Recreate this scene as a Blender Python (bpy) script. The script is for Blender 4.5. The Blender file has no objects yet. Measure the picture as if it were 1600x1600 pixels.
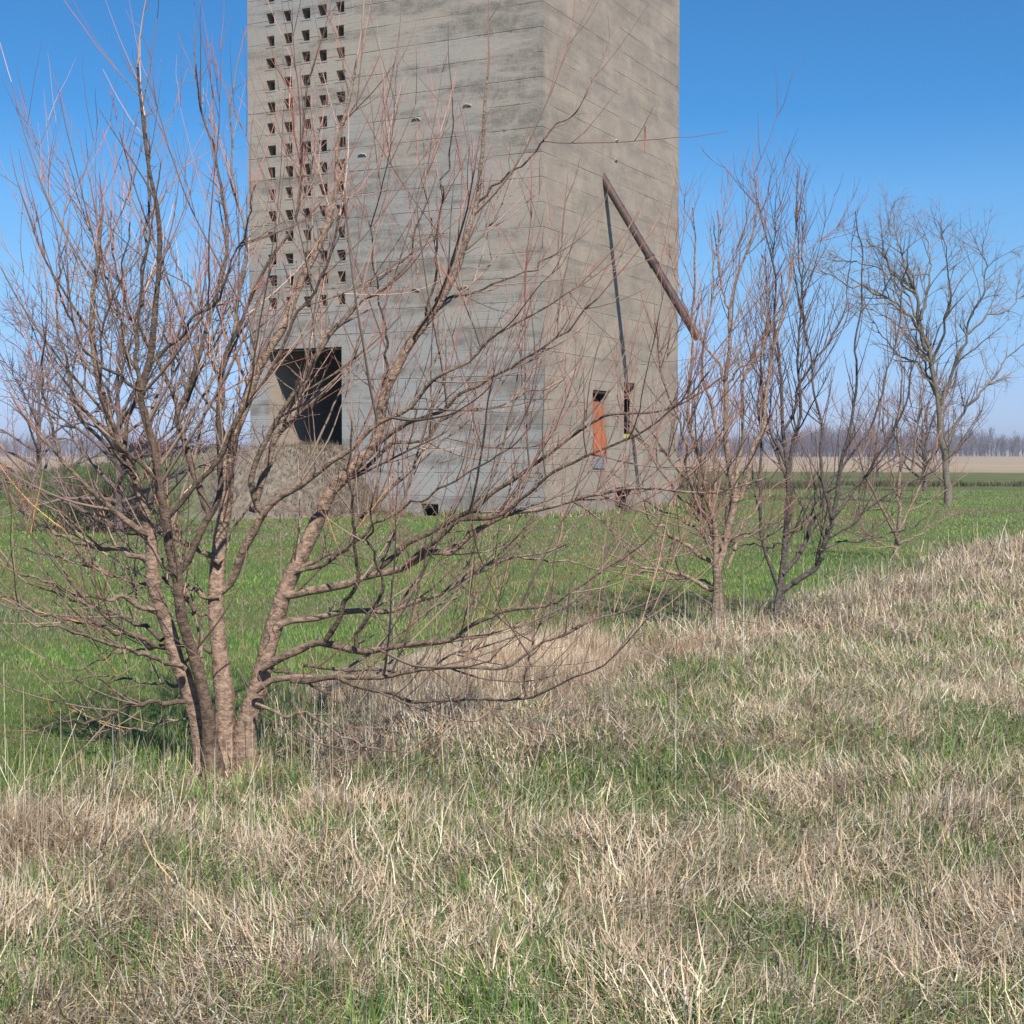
import bpy, math, random
import numpy as np
from mathutils import Vector
rng = np.random.default_rng(7)
random.seed(7)
S = bpy.context.scene
COL = S.collection

# ------------------------------------------------------------ camera, sky, sun
F = 2250.0                      # focal length in pixels of a 1600 px wide frame
EYE = 1.65
PITCH = math.atan(92.0 / F)
cam_d = bpy.data.cameras.new('camera'); cam = bpy.data.objects.new('camera', cam_d)
COL.objects.link(cam); S.camera = cam
cam.location = (0, 0, EYE)
cam.rotation_euler = (math.pi / 2 - PITCH, 0, 0)
cam_d.sensor_width = 36; cam_d.lens = 36 * F / 1600
cam_d.clip_start = 0.05; cam_d.clip_end = 9000
SUN = Vector((0.454, -1.312, 1.55)).normalized()      # towards the sun
sun_el = math.asin(SUN.z); sun_az = math.atan2(SUN.x, SUN.y)
W = bpy.data.worlds.new('World'); S.world = W; W.use_nodes = True
wn = W.node_tree; bg = wn.nodes['Background']
sky = wn.nodes.new('ShaderNodeTexSky'); sky.sky_type = 'NISHITA'
sky.sun_disc = False; sky.sun_elevation = sun_el; sky.sun_rotation = sun_az
sky.air_density = 0.7; sky.dust_density = 0.0; sky.ozone_density = 10; sky.altitude = 0
tc = wn.nodes.new('ShaderNodeTexCoord'); sx = wn.nodes.new('ShaderNodeSeparateXYZ'); wn.links.new(tc.outputs['Generated'], sx.inputs[0])
cr = wn.nodes.new('ShaderNodeValToRGB'); wn.links.new(sx.outputs[2], cr.inputs[0]); el = cr.color_ramp.elements
for i, (e, c) in enumerate([(0, (.60, .54, .66)), (.035, (.74, .65, .70)), (.114, (.90, .92, .80)), (.17, (.78, 1.0, .92)), (.226, (.46, .90, .93)), (.6, (.42, .86, .93))]):
    k_ = el[i] if i < 2 else el.new(e)
    k_.position = e; k_.color = (*c, 1)
mxw = wn.nodes.new('ShaderNodeMix'); mxw.data_type = 'RGBA'; mxw.blend_type = 'MULTIPLY'; mxw.inputs[0].default_value = 1
wn.links.new(sky.outputs[0], mxw.inputs[6]); wn.links.new(cr.outputs[0], mxw.inputs[7]); wn.links.new(mxw.outputs[2], bg.inputs[0]); bg.inputs[1].default_value = 0.115
sd = bpy.data.lights.new('sun', 'SUN'); so = bpy.data.objects.new('sun', sd); COL.objects.link(so)
sd.energy = 4.9; sd.angle = math.radians(0.55); sd.color = (1.0, 0.95, 0.87)
so.rotation_euler = SUN.to_track_quat('Z', 'Y').to_euler()
S.view_settings.view_transform = 'Standard'; S.view_settings.look = 'None'
S.view_settings.exposure = 0.5; S.view_settings.gamma = 1
S.render.engine = 'CYCLES'; S.render.resolution_x = 1024; S.render.resolution_y = 1024

# ------------------------------------------------------------ helpers
cp, sp = math.cos(PITCH), math.sin(PITCH)
def ray(px, py):
    a = (px - 800) / F; b = (800 - py) / F
    return np.array([a, cp + b * sp, -sp + b * cp])
def P(px, py, Y):
    d = ray(px, py); k = Y / d[1]
    return np.array([d[0] * k, Y, EYE + d[2] * k])
def hit_plane(px, py, o, n):
    d = ray(px, py); c = np.array([0, 0, EYE]); k = np.dot(o - c, n) / np.dot(d, n)
    return c + d * k
def tag(o, label=None, cat=None, group=None, kind=None):
    if label: o['label'] = label
    if cat: o['category'] = cat
    if group: o['group'] = group
    if kind: o['kind'] = kind
    return o
def empty(name, loc, label=None, cat=None, group=None):
    o = bpy.data.objects.new(name, None); COL.objects.link(o)
    o.location = loc; o.empty_display_size = 0.2
    return tag(o, label, cat, group)
def link(name, me, mat=None, parent=None):
    o = bpy.data.objects.new(name, me); COL.objects.link(o)
    if mat: me.materials.append(mat)
    if parent is not None:
        o.parent = parent; o.location = -Vector(parent.location)
    return o
def np_mesh(name, V, Fq, cols=None, smooth=False):
    """V (n,3), Fq (m,k) faces all of one size, cols (n,3) linear colours."""
    me = bpy.data.meshes.new(name); V = np.asarray(V, np.float32); Fq = np.asarray(Fq, np.int32)
    m, k = Fq.shape
    me.vertices.add(len(V)); me.vertices.foreach_set('co', V.ravel())
    me.loops.add(m * k); me.loops.foreach_set('vertex_index', Fq.ravel())
    me.polygons.add(m); me.polygons.foreach_set('loop_start', np.arange(0, m * k, k, dtype=np.int32))
    me.polygons.foreach_set('loop_total', np.full(m, k, np.int32))
    if smooth: me.polygons.foreach_set('use_smooth', np.ones(m, bool))
    if cols is not None:
        at = me.attributes.new('tint', 'FLOAT_COLOR', 'POINT')
        c = np.ones((len(V), 4), np.float32); c[:, :3] = cols
        at.data.foreach_set('color', c.ravel())
    me.update(calc_edges=True)
    return me
class MB:
    def __init__(s): s.v = []; s.f = []
    def quad(s, a, b, c, d):
        n = len(s.v); s.v += [tuple(a), tuple(b), tuple(c), tuple(d)]; s.f.append((n, n+1, n+2, n+3))
    def hexa(s, p):           # p: 8 corners, bottom 4 ccw, top 4 ccw
        n = len(s.v); s.v += [tuple(q) for q in p]
        for f in ((3,2,1,0),(4,5,6,7),(0,1,5,4),(1,2,6,5),(2,3,7,6),(3,0,4,7)): s.f.append(tuple(n+i for i in f))
    def tube(s, pts, rad, k=12, cap=True):
        pts = [Vector(p) for p in pts]; n0 = len(s.v)
        for i, p in enumerate(pts):
            t = (pts[min(i+1, len(pts)-1)] - pts[max(i-1, 0)]).normalized()
            a = t.cross(Vector((0.3, 0.2, 1))).normalized(); b = t.cross(a)
            for j in range(k):
                w = 2*math.pi*j/k; s.v.append(tuple(p + (a*math.cos(w)+b*math.sin(w))*rad[i]))
        for i in range(len(pts)-1):
            for j in range(k):
                s.f.append((n0+i*k+j, n0+i*k+(j+1)%k, n0+(i+1)*k+(j+1)%k, n0+(i+1)*k+j))
        if cap:
            s.f.append(tuple(n0+j for j in range(k))); s.f.append(tuple(n0+(len(pts)-1)*k+j for j in reversed(range(k))))
    def build(s, name, mat, parent=None, smooth=False, bevel=0):
        me = bpy.data.meshes.new(name); me.from_pydata(s.v, [], s.f); me.update()
        if smooth:
            for p in me.polygons: p.use_smooth = len(p.vertices) == 4
        o = link(name, me, mat, parent)
        if bevel:
            b = o.modifiers.new('bevel', 'BEVEL'); b.width = bevel; b.segments = 2
        return o

# value noise, vectorised
def _h(ix, iy, s):
    n = (ix * 374761393 + iy * 668265263 + s * 2147483647).astype(np.int64) & 0xffffffff
    n = ((n ^ (n >> 13)) * 1274126177) & 0xffffffff
    return ((n ^ (n >> 16)) & 0xffff) / 65535.0
def vnoise(x, y, s=0):
    x = np.asarray(x, float); y = np.asarray(y, float)
    ix = np.floor(x).astype(np.int64); iy = np.floor(y).astype(np.int64)
    fx = x - ix; fy = y - iy; fx = fx*fx*(3-2*fx); fy = fy*fy*(3-2*fy)
    a = _h(ix, iy, s); b = _h(ix+1, iy, s); c = _h(ix, iy+1, s); d = _h(ix+1, iy+1, s)
    return (a*(1-fx)+b*fx)*(1-fy) + (c*(1-fx)+d*fx)*fy
def fbm(x, y, s=0, o=3):
    r = 0; a = .5; t = 0
    for i in range(o): r = r + a*vnoise(x*2**i, y*2**i, s+i*17); t += a; a *= .5
    return r / t
def smooth(a, b, x):
    t = np.clip((x - a) / (b - a), 0, 1); return t*t*(3-2*t)
# distance to the tree row line: > 0 is the rough strip on the camera's side
def Dline(x, y): return (x + 1.33) * .869 - (y - 7.9) * .495
def ground(x, y):
    x = np.asarray(x, float); y = np.asarray(y, float)
    r = np.hypot(x, y); near = 1 - smooth(25, 60, r)
    d = Dline(x, y); rough = smooth(-.3, .5, d) * near
    z = (fbm(x*.22, y*.22, 3) - .5) * .22 * near
    z = z + (fbm(x*1.5, y*1.5, 9) - .5) * .13 * rough
    z = z + (fbm(x*.02+5, y*.02, 5) - .5) * .9 * smooth(70, 200, r)
    return z

# ------------------------------------------------------------ node helpers
class N:
    def __init__(s, name):
        s.m = bpy.data.materials.new(name); s.m.use_nodes = True; s.t = s.m.node_tree
        s.b = s.t.nodes['Principled BSDF']; s.out = s.t.nodes['Material Output']
        s.b.inputs['Roughness'].default_value = .9
        s.b.inputs['Specular IOR Level'].default_value = .25
    def nd(s, ty, **kw):
        n = s.t.nodes.new(ty)
        for k, v in kw.items(): setattr(n, k, v)
        return n
    def l(s, a, b): s.t.links.new(a, b)
    def set(s, inp, v):
        if isinstance(v, bpy.types.NodeSocket): s.l(v, inp)
        else: inp.default_value = v
    def pos(s): return s.nd('ShaderNodeNewGeometry').outputs['Position']
    def math(s, op, a, b=0.0, c=0.0, clamp=False):
        n = s.nd('ShaderNodeMath', operation=op, use_clamp=clamp)
        for i, v in enumerate((a, b, c)): s.set(n.inputs[i], v)
        return n.outputs[0]
    def dot(s, a, v):
        n = s.nd('ShaderNodeVectorMath', operation='DOT_PRODUCT'); s.set(n.inputs[0], a); n.inputs[1].default_value = v
        return n.outputs['Value']
    def comb(s, x, y, z):
        n = s.nd('ShaderNodeCombineXYZ')
        for i, v in enumerate((x, y, z)): s.set(n.inputs[i], v)
        return n.outputs[0]
    def noise(s, vec, scale, detail=4, rough=.55):
        n = s.nd('ShaderNodeTexNoise'); s.l(vec, n.inputs['Vector'])
        n.inputs['Scale'].default_value = scale; n.inputs['Detail'].default_value = detail; n.inputs['Roughness'].default_value = rough
        return n.outputs['Fac']
    def ramp(s, fac, a, b, va=0.0, vb=1.0):
        n = s.nd('ShaderNodeMapRange'); n.interpolation_type = 'SMOOTHSTEP'; s.l(fac, n.inputs[0])
        for i, v in enumerate((a, b, va, vb)): n.inputs[i+1].default_value = v
        return n.outputs[0]
    def mix(s, f, a, b, mode='MIX'):
        n = s.nd('ShaderNodeMix', data_type='RGBA', blend_type=mode)
        s.set(n.inputs[0], f)
        for i, v in ((6, a), (7, b)):
            if isinstance(v, (tuple, list)): v = (*v, 1)
            s.set(n.inputs[i], v)
        return n.outputs[2]
    def bump(s, h, dist, strength=1.0):
        n = s.nd('ShaderNodeBump'); s.l(h, n.inputs['Height']); n.inputs['Distance'].default_value = dist
        n.inputs['Strength'].default_value = strength; s.l(n.outputs[0], s.b.inputs['Normal'])
    def color(s, c): s.set(s.b.inputs['Base Color'], (*c, 1) if isinstance(c, (tuple, list)) else c)

# tower frame
_ul = np.array([-4418., 2250., 0]); uL = _ul / np.linalg.norm(_ul)
uR = np.array([-uL[0]*0 + uL[1], -uL[0], 0.])          # perpendicular to uL
CY = 35.7
C0 = P(847, 708, CY); C0[2] = 0
nL = -uR; nR = -uL
LIFT = .608; SEAM0 = .538

def concrete(name, tint_a=(.33, .27, .212), tint_b=(.265, .255, .245)):
    m = N(name); p = m.pos()
    sep = m.nd('ShaderNodeSeparateXYZ'); m.l(p, sep.inputs[0]); z = sep.outputs[2]
    u = m.dot(p, tuple(uL)); v = m.dot(p, tuple(uR))
    flat = m.comb(m.math('MULTIPLY', u, .5), m.math('MULTIPLY', v, .5), z)      # stretched along the wall
    strk = m.comb(m.math('MULTIPLY', u, .22), m.math('MULTIPLY', v, .22), m.math('MULTIPLY', z, 1.5))
    wob = m.math('MULTIPLY', m.math('SUBTRACT', m.noise(p, .9, 3), .5), .05)
    zz = m.math('DIVIDE', m.math('SUBTRACT', m.math('ADD', z, wob), SEAM0), LIFT)
    lift = m.math('FLOOR', zz); fr = m.math('FRACT', zz)
    edge = m.math('MINIMUM', fr, m.math('SUBTRACT', 1.0, fr))
    seamn = m.ramp(m.noise(flat, 1.3, 4), .40, .62, .08, 1)
    chip = m.ramp(m.noise(p, 4.5, 6, .7), .60, .74, 0, .085)
    seam = m.math('MULTIPLY', m.ramp(m.math('SUBTRACT', edge, chip), .004, .024, 1, 0), seamn)
    # board marks inside each lift
    fb = m.math('FRACT', m.math('MULTIPLY', zz, 3.0)); eb = m.math('MINIMUM', fb, m.math('SUBTRACT', 1.0, fb))
    board = m.math('MULTIPLY', m.ramp(eb, .01, .05, 1, 0), m.ramp(m.noise(flat, 1.1, 2), .45, .7))
    # panel joints
    pu = m.math('ADD', m.math('DIVIDE', m.math('ADD', u, v), 1.22), m.math('MULTIPLY', lift, .37))
    pf = m.math('FRACT', pu); pe = m.math('MINIMUM', pf, m.math('SUBTRACT', 1.0, pf))
    joint = m.math('MULTIPLY', m.ramp(pe, .002, .009, 1, 0), m.ramp(m.noise(p, .8, 2), .56, .66, 0, .45))
    wn_ = m.nd('ShaderNodeTexWhiteNoise', noise_dimensions='3D')
    m.l(m.comb(lift, m.math('FLOOR', m.math('MULTIPLY', pu, .5)), 0.0), wn_.inputs[0])
    tone = m.ramp(wn_.outputs[0], 0, 1, .97, 1.03)
    big = m.ramp(m.noise(flat, .35, 4), .40, .60)
    # the lower lifts of the left face are cooler
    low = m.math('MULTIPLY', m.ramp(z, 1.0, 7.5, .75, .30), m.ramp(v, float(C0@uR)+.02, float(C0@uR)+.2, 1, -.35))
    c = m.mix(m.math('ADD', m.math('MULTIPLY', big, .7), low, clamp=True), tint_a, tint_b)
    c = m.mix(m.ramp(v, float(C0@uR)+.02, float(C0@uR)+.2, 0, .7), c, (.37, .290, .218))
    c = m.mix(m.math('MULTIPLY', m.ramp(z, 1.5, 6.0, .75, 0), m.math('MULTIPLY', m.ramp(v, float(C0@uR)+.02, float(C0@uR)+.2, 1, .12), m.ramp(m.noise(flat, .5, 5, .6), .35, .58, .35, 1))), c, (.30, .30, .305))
    tn = m.mix(1.0, c, m.comb(tone, tone, tone), 'MULTIPLY')
    stain = m.math('MULTIPLY', m.ramp(m.noise(strk, 1.0, 9, .68), .47, .60), m.ramp(m.noise(p, 3.2, 7, .7), .32, .62, .25, 1))
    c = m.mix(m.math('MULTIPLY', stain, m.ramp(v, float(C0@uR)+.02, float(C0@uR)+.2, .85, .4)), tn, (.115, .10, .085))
    under = m.math('MULTIPLY', m.ramp(fr, .35, 1.0), m.ramp(m.noise(strk, 1.7, 7, .7), .48, .68))
    c = m.mix(m.math('MULTIPLY', under, .6), c, (.12, .105, .09))
    # vertical weather streaks and efflorescence
    st = m.ramp(m.noise(m.comb(m.math('MULTIPLY', u, 7.0), m.math('MULTIPLY', v, 7.0), m.math('MULTIPLY', z, .5)), 1.0, 5, .6), .56, .8)
    c = m.mix(m.math('MULTIPLY', st, .3), c, (.45, .43, .40))
    crn = m.math('MULTIPLY', m.ramp(m.math('ADD', u, m.math('MULTIPLY', m.noise(p, 2.5, 5), .35)), float(C0@uL)+.05, float(C0@uL)+.55, 1, 0), m.ramp(m.noise(p, 1.2, 5, .7), .35, .6))
    c = m.mix(m.math('MULTIPLY', crn, .38), c, (.12, .11, .10))
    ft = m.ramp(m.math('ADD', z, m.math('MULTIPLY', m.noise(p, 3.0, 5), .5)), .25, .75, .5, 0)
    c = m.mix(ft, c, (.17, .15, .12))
    rs_ = m.math('MULTIPLY', m.ramp(m.noise(m.comb(m.math('MULTIPLY', u, 5.0), m.math('MULTIPLY', v, 5.0), m.math('MULTIPLY', z, .35)), 1.0, 6, .65), .60, .74), m.ramp(m.noise(p, .45, 3), .48, .62))
    c = m.mix(m.math('MULTIPLY', rs_, .35), c, (.16, .10, .065))
    sp_ = m.noise(p, 34, 3, .7); c = m.mix(m.ramp(sp_, .25, .75, .0, .22), c, (.52, .48, .42))
    pit = m.ramp(m.noise(p, 60, 2, .5), .66, .74, 0, .6)
    c = m.mix(pit, c, (.10, .09, .08))
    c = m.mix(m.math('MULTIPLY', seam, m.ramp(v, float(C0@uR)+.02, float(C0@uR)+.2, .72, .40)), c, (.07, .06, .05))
    c = m.mix(m.math('MULTIPLY', board, .12), c, (.10, .09, .08))
    c = m.mix(joint, c, (.12, .11, .10))
    m.color(c)
    h = m.math('ADD', m.math('MULTIPLY', m.noise(flat, 3, 8, .62), .8), m.math('MULTIPLY', m.noise(p, 25, 5), .3))
    h = m.math('SUBTRACT', h, m.math('MULTIPLY', seam, .7))
    h = m.math('SUBTRACT', h, m.math('MULTIPLY', board, .25))
    h = m.math('SUBTRACT', h, m.math('MULTIPLY', pit, .3))
    h = m.math('ADD', h, m.math('MULTIPLY', m.noise(m.comb(lift, lift, lift), 3.7, 1), .5))
    m.bump(h, .022, .85)
    m.b.inputs['Roughness'].default_value = .95
    return m.m
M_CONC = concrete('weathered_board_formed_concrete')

def simple(name, a, b, scale, rough=.8, bumpd=.004, metal=0, detail=5, stretch=None):
    m = N(name); p = m.pos()
    if stretch:
        q = m.nd('ShaderNodeVectorMath', operation='MULTIPLY'); m.l(p, q.inputs[0]); q.inputs[1].default_value = stretch; p = q.outputs[0]
    n = m.noise(p, scale, detail, .65)
    m.color(m.mix(m.ramp(n, .35, .65), a, b)); m.b.inputs['Roughness'].default_value = rough
    m.b.inputs['Metallic'].default_value = metal
    if bumpd: m.bump(n, bumpd)
    return m.m
M_PIPE = simple('rusted_pipe_steel', (.050, .036, .036), (.095, .058, .048), 3.5, .6, .006)
M_RUST = simple('orange_rust_plate', (.50, .155, .07), (.33, .11, .055), 5, .85, .01, stretch=(1, 1, .6))
M_GALV = simple('galvanised_sheet', (.34, .36, .39), (.22, .23, .25), 9, .5, .004, metal=.3)
M_YEL = simple('faded_yellow_paint', (.50, .46, .10), (.42, .40, .16), 12, .7, .002)
M_INNER_SHADE = simple('shade_darkened_inner_concrete', (.05, .045, .04), (.09, .08, .07), 2.5, .95, .01)  # interior shade put into the colour: concrete darkened so the doorway looks black
M_DARK = simple('dark_old_timber', (.035, .028, .022), (.06, .05, .04), 8, .9, .01)
M_SHED = simple('blue_painted_sheet', (.08, .25, .55), (.12, .30, .60), 2, .5, 0)

def tinted(name, rough=.8, transl=0.0, nscale=0, namp=.3, bumpd=0, stretch=None):
    m = N(name); a = m.nd('ShaderNodeAttribute', attribute_name='tint').outputs['Color']
    if nscale:
        p = m.pos()
        if stretch:
            q = m.nd('ShaderNodeVectorMath', operation='MULTIPLY'); m.l(p, q.inputs[0]); q.inputs[1].default_value = stretch; p = q.outputs[0]
        n = m.noise(p, nscale, 6, .65); k = m.ramp(n, .25, .75, 1-namp, 1+namp)
        a = m.mix(1.0, a, m.comb(k, k, k), 'MULTIPLY')
        if bumpd: m.bump(n, bumpd)
    m.color(a); m.b.inputs['Roughness'].default_value = rough
    if transl:
        tr = m.nd('ShaderNodeBsdfTranslucent'); m.l(a, tr.inputs[0])
        mx = m.nd('ShaderNodeMixShader'); mx.inputs[0].default_value = transl
        m.l(m.b.outputs[0], mx.inputs[1]); m.l(tr.outputs[0], mx.inputs[2]); m.l(mx.outputs[0], m.out.inputs[0])
    return m.m
M_BARK = tinted('bark', .85, 0, 26, .62, .018, stretch=(1, 1, 1.5))
M_TWIG = tinted('twig_bark', .7)
M_BLADE = tinted('grass_blades', .7, .3)
M_LEAF = tinted('needle_foliage', .8, .15)

# ------------------------------------------------------------ ground
def ground_mat():
    m = N('meadow_ground'); p = m.pos()
    sep = m.nd('ShaderNodeSeparateXYZ'); m.l(p, sep.inputs[0]); x, y = sep.outputs[0], sep.outputs[1]
    d = m.math('SUBTRACT', m.math('MULTIPLY', m.math('ADD', x, 1.33), .869), m.math('MULTIPLY', m.math('SUBTRACT', y, 7.9), .495))
    d = m.math('ADD', d, m.math('MULTIPLY', m.math('SUBTRACT', m.noise(p, .8, 4), .5), 1.2))
    n1 = m.noise(p, .35, 6, .6); n2 = m.noise(p, 7, 6, .7); n3 = m.noise(p, 40, 4, .7)
    lawn = m.mix(m.ramp(n1, .40, .62), (.11, .18, .05), (.17, .185, .07))
    lawn = m.mix(m.ramp(n2, .35, .75, 0, .55), lawn, (.030, .062, .014))
    lawn = m.mix(m.ramp(m.noise(p, .12, 6, .65), .52, .64, 0, .55), lawn, (.16, .135, .07))
    straw = m.mix(m.ramp(n2, .3, .7), (.24, .18, .115), (.09, .065, .038))
    straw = m.mix(m.ramp(n3, .4, .7, 0, .7), straw, (.07, .05, .028))
    near = m.mix(m.ramp(d, -.1, .35), lawn, straw)
    # far stubble field beyond the grass
    yb = m.math('ADD', y, m.math('MULTIPLY', m.noise(p, .03, 3), 40.0))
    q = m.comb(m.math('MULTIPLY', x, .02), m.math('MULTIPLY', y, .10), 0.0)
    fld = m.mix(m.ramp(m.noise(q, 1, 6, .6), .35, .65), (.36, .28, .195), (.28, .215, .145))
    band = m.mix(m.ramp(yb, 78, 84, 0, 1), near, m.mix(m.ramp(n1, .4, .6), (.085, .12, .04), (.14, .135, .06)))
    c = m.mix(m.ramp(yb, 142, 150), band, fld)
    m.color(c)
    m.bump(m.math('ADD', n2, m.math('MULTIPLY', n3, .5)), .05)
    m.b.inputs['Roughness'].default_value = 1; m.b.inputs['Specular IOR Level'].default_value = .1
    return m.m
gx = np.sinh(np.linspace(-1, 1, 321) * 6.3) * 6.0; gx = gx / gx.max() * 3500
gy = np.sinh(np.linspace(-.72, 1, 361) * 6.3); gy = gy / gy.max() * 3600 + 8
X, Yg = np.meshgrid(gx, gy); Zg = ground(X, Yg)
nx, ny = len(gx), len(gy)
idx = np.arange(nx*ny).reshape(ny, nx)
Q = np.stack([idx[:-1, :-1], idx[:-1, 1:], idx[1:, 1:], idx[1:, :-1]], -1).reshape(-1, 4)
go = link('ground', np_mesh('ground', np.stack([X, Yg, Zg], -1).reshape(-1, 3), Q, smooth=True), ground_mat())
tag(go, kind='structure')

# ------------------------------------------------------------ concrete tower
tower = empty('concrete_tower', tuple(C0), 'tall square concrete tower with a grid of small square holes and a rusty spout pipe', 'tower')
UW = 8.97; RW = 9.63; TH = .30; HT = 23.0
def pt(u, s, z): return C0 + uL*u + uR*s + np.array([0, 0, z])
def lu(px, py):
    h = hit_plane(px, py, C0, nL) - C0; return float(h @ uL), float(h[2])
def rs(px, py):
    h = hit_plane(px, py, C0, nR) - C0; return float(h @ uR), float(h[2])
UW = lu(390, 500)[0]; RW = rs(1059.5, 500)[0]
def box(mb, u0, u1, s0, s1, z0, z1):
    mb.hexa([pt(u0,s0,z0), pt(u0,s1,z0), pt(u1,s1,z0), pt(u1,s0,z0), pt(u0,s0,z1), pt(u0,s1,z1), pt(u1,s1,z1), pt(u1,s0,z1)])
def pierced(name, fn, a0, a1, z0, z1, holes, th, parent, mat, jitter=0):
    """wall slab with rectangular holes; fn(a, depth, z) -> point"""
    A = sorted({a0, a1} | {h[0] for h in holes} | {h[1] for h in holes})
    Z = sorted({z0, z1} | {h[2] for h in holes} | {h[3] for h in holes})
    solid = {}
    for i in range(len(A)-1):
        for j in range(len(Z)-1):
            ca = (A[i]+A[i+1])/2; cz = (Z[j]+Z[j+1])/2
            solid[i, j] = not any(h[0] < ca < h[1] and h[2] < cz < h[3] for h in holes)
    mb = MB()
    for (i, j), s in solid.items():
        if not s: continue
        a, b, c, d = A[i], A[i+1], Z[j], Z[j+1]
        mb.quad(fn(a,0,c), fn(b,0,c), fn(b,0,d), fn(a,0,d))
        mb.quad(fn(b,th,c), fn(a,th,c), fn(a,th,d), fn(b,th,d))
        if not solid.get((i-1, j), False): mb.quad(fn(a,th,c), fn(a,0,c), fn(a,0,d), fn(a,th,d))
        if not solid.get((i+1, j), False): mb.quad(fn(b,0,c), fn(b,th,c), fn(b,th,d), fn(b,0,d))
        if not solid.get((i, j-1), False): mb.quad(fn(a,0,c), fn(a,th,c), fn(b,th,c), fn(b,0,c))
        if not solid.get((i, j+1), False): mb.quad(fn(a,0,d), fn(b,0,d), fn(b,th,d), fn(a,th,d))
    return mb.build(name, mat, parent)
# grid of vent holes (measured from the photograph)
cols_px = [424.5, 451.5, 479.5, 505.5, 533]
rows_top_py = [193.5, 228, 262, 296, 330, 364.5, 394, 431, 466]   # top edges in the first column
holes = []
rz = [lu(424.5, y)[1] for y in rows_top_py]
step = (rz[0]-rz[-1])/(len(rz)-1)
allz = [rz[-1] + step*i for i in range(0, 22)]
for z in allz:
    for k, px in enumerate(cols_px):
        u = lu(px, 330)[0]; jz = random.uniform(-.02, .02); ju = random.uniform(-.018, .018)
        w = .130 + random.uniform(-.010, .014)
        holes.append((round(u-w+ju, 4), round(u+w+ju, 4), round(z-.275+jz+random.uniform(-.02, .01), 4), round(z+.012+jz, 4)))
grid_holes = list(holes)
du0 = lu(534, 600)[0]; du1 = lu(416.5, 600)[0]; dz1 = lu(475, 544)[1]; dz0 = lu(530, 697)[1] + .02
holes.append((du0, du1, dz0, dz1))
bh = [lu(685, 800)[0], lu(658, 800)[0], -.3, lu(670, 787)[1]]
holes.append((bh[0], bh[1], bh[2], bh[3]))
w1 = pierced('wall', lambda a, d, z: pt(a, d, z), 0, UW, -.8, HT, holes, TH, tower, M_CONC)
w1['label'] = 'left face with five columns of square holes above a dark doorway'
rh = []
s0, s1 = rs(926, 670)[0], rs(951, 670)[0]; rh.append((s0, s1, rs(935, 722)[1], rs(938, 610)[1]))
s2, s3 = rs(975, 640)[0], rs(992, 640)[0]; rh.append((s2, s3, rs(983, 680)[1], rs(983, 598)[1]))
s4, s5 = rs(963, 780)[0], rs(986, 780)[0]; rh.append((s4, s5, -.3, rs(974, 762)[1]))
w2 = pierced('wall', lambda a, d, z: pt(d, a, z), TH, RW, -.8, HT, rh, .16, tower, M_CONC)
w2['label'] = 'right face with two tall slots and a low square opening'
mb = MB(); box(mb, UW-TH, UW, TH, RW, -.8, HT); mb.build('wall', M_CONC, tower)
mb = MB(); box(mb, TH, UW-TH, RW-TH, RW, -.8, HT); mb.build('wall', M_CONC, tower)
mb = MB(); box(mb, -.12, UW+.12, -.12, RW+.12, HT, HT+.35); mb.build('roof_slab', M_CONC, tower)
# inner shaft wall behind the vents, passage wall beside the doorway, inside floor
mb = MB(); box(mb, du0-.3, UW-TH-.003, TH+.50, TH+.65, dz1+.55, HT-.01); mb.build('inner_wall', M_CONC, tower)
mb = MB(); box(mb, du1, du1+.2, TH+.003, TH+4.6, -.5, dz1+.5); mb.build('inner_wall', M_CONC, tower)
mb = MB(); box(mb, du0-1.2, du1-.003, TH+.003, TH+4.6, dz0-.25, dz0-.01); mb.build('inner_floor', M_INNER_SHADE, tower)
mb = MB(); box(mb, .6, UW-TH-.003, 4.95, 5.1, -.5, HT-.01); mb.build('inner_wall', M_INNER_SHADE, tower)
mb = MB(); box(mb, du0-1.25, du1+.3, TH+.66, 4.94, dz1+.3, dz1+.45); mb.build('inner_ceiling', M_INNER_SHADE, tower)
mb = MB(); box(mb, du0-1.4, du0-1.2, TH+.003, 4.94, -.5, dz1+.29); mb.build('inner_wall', M_INNER_SHADE, tower)
# sills under each vent: rough lips
for h in grid_holes:
    if h[2] > 13.9: continue
    mb = MB(); box(mb, h[0]-.035, h[1]+.03, -.010, .05, h[2]-.034, h[2]+.004); mb.build('vent_sill', M_CONC, tower)
# shallow half-moon spalls on the face
def arc_lip(fn, a, z, r):
    mb = MB(); pts = []; rad = []
    for i in range(9):
        w = math.pi*(.06+.88*i/8)
        pts.append(fn(a + r*math.cos(w), -.022*math.sin(w), z + r*.55*math.sin(w) + random.uniform(-.012, .012))); rad.append(.012 + .016*math.sin(w))
    mb.tube(pts, rad, 8); return mb.build('spall_ridge', M_CONC, tower, smooth=True)
for px, py in ((650, 189), (730, 168), (649, 456), (726, 452), (566, 245)):
    a, z = lu(px, py); arc_lip(lambda a_, d_, z_: pt(a_, d_, z_), a, z, .13)
for px, py in ((963, 221), (962, 252)):
    a, z = rs(px, py); arc_lip(lambda a_, d_, z_: pt(d_, a_, z_), a, z, .07)
# foundation course standing slightly proud
mb = MB(); box(mb, bh[1]+.02, UW+.05, -.06, -.003, -.8, .16); box(mb, -.05, bh[0]-.02, -.06, -.003, -.8, .12); mb.build('footing', M_CONC, tower, bevel=.02)
mb = MB(); box(mb, -.06, -.003, -.003, s4-.04, -.8, .10); box(mb, -.06, -.003, s5+.04, RW+.05, -.8, .10); mb.build('footing', M_CONC, tower, bevel=.02)
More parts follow.
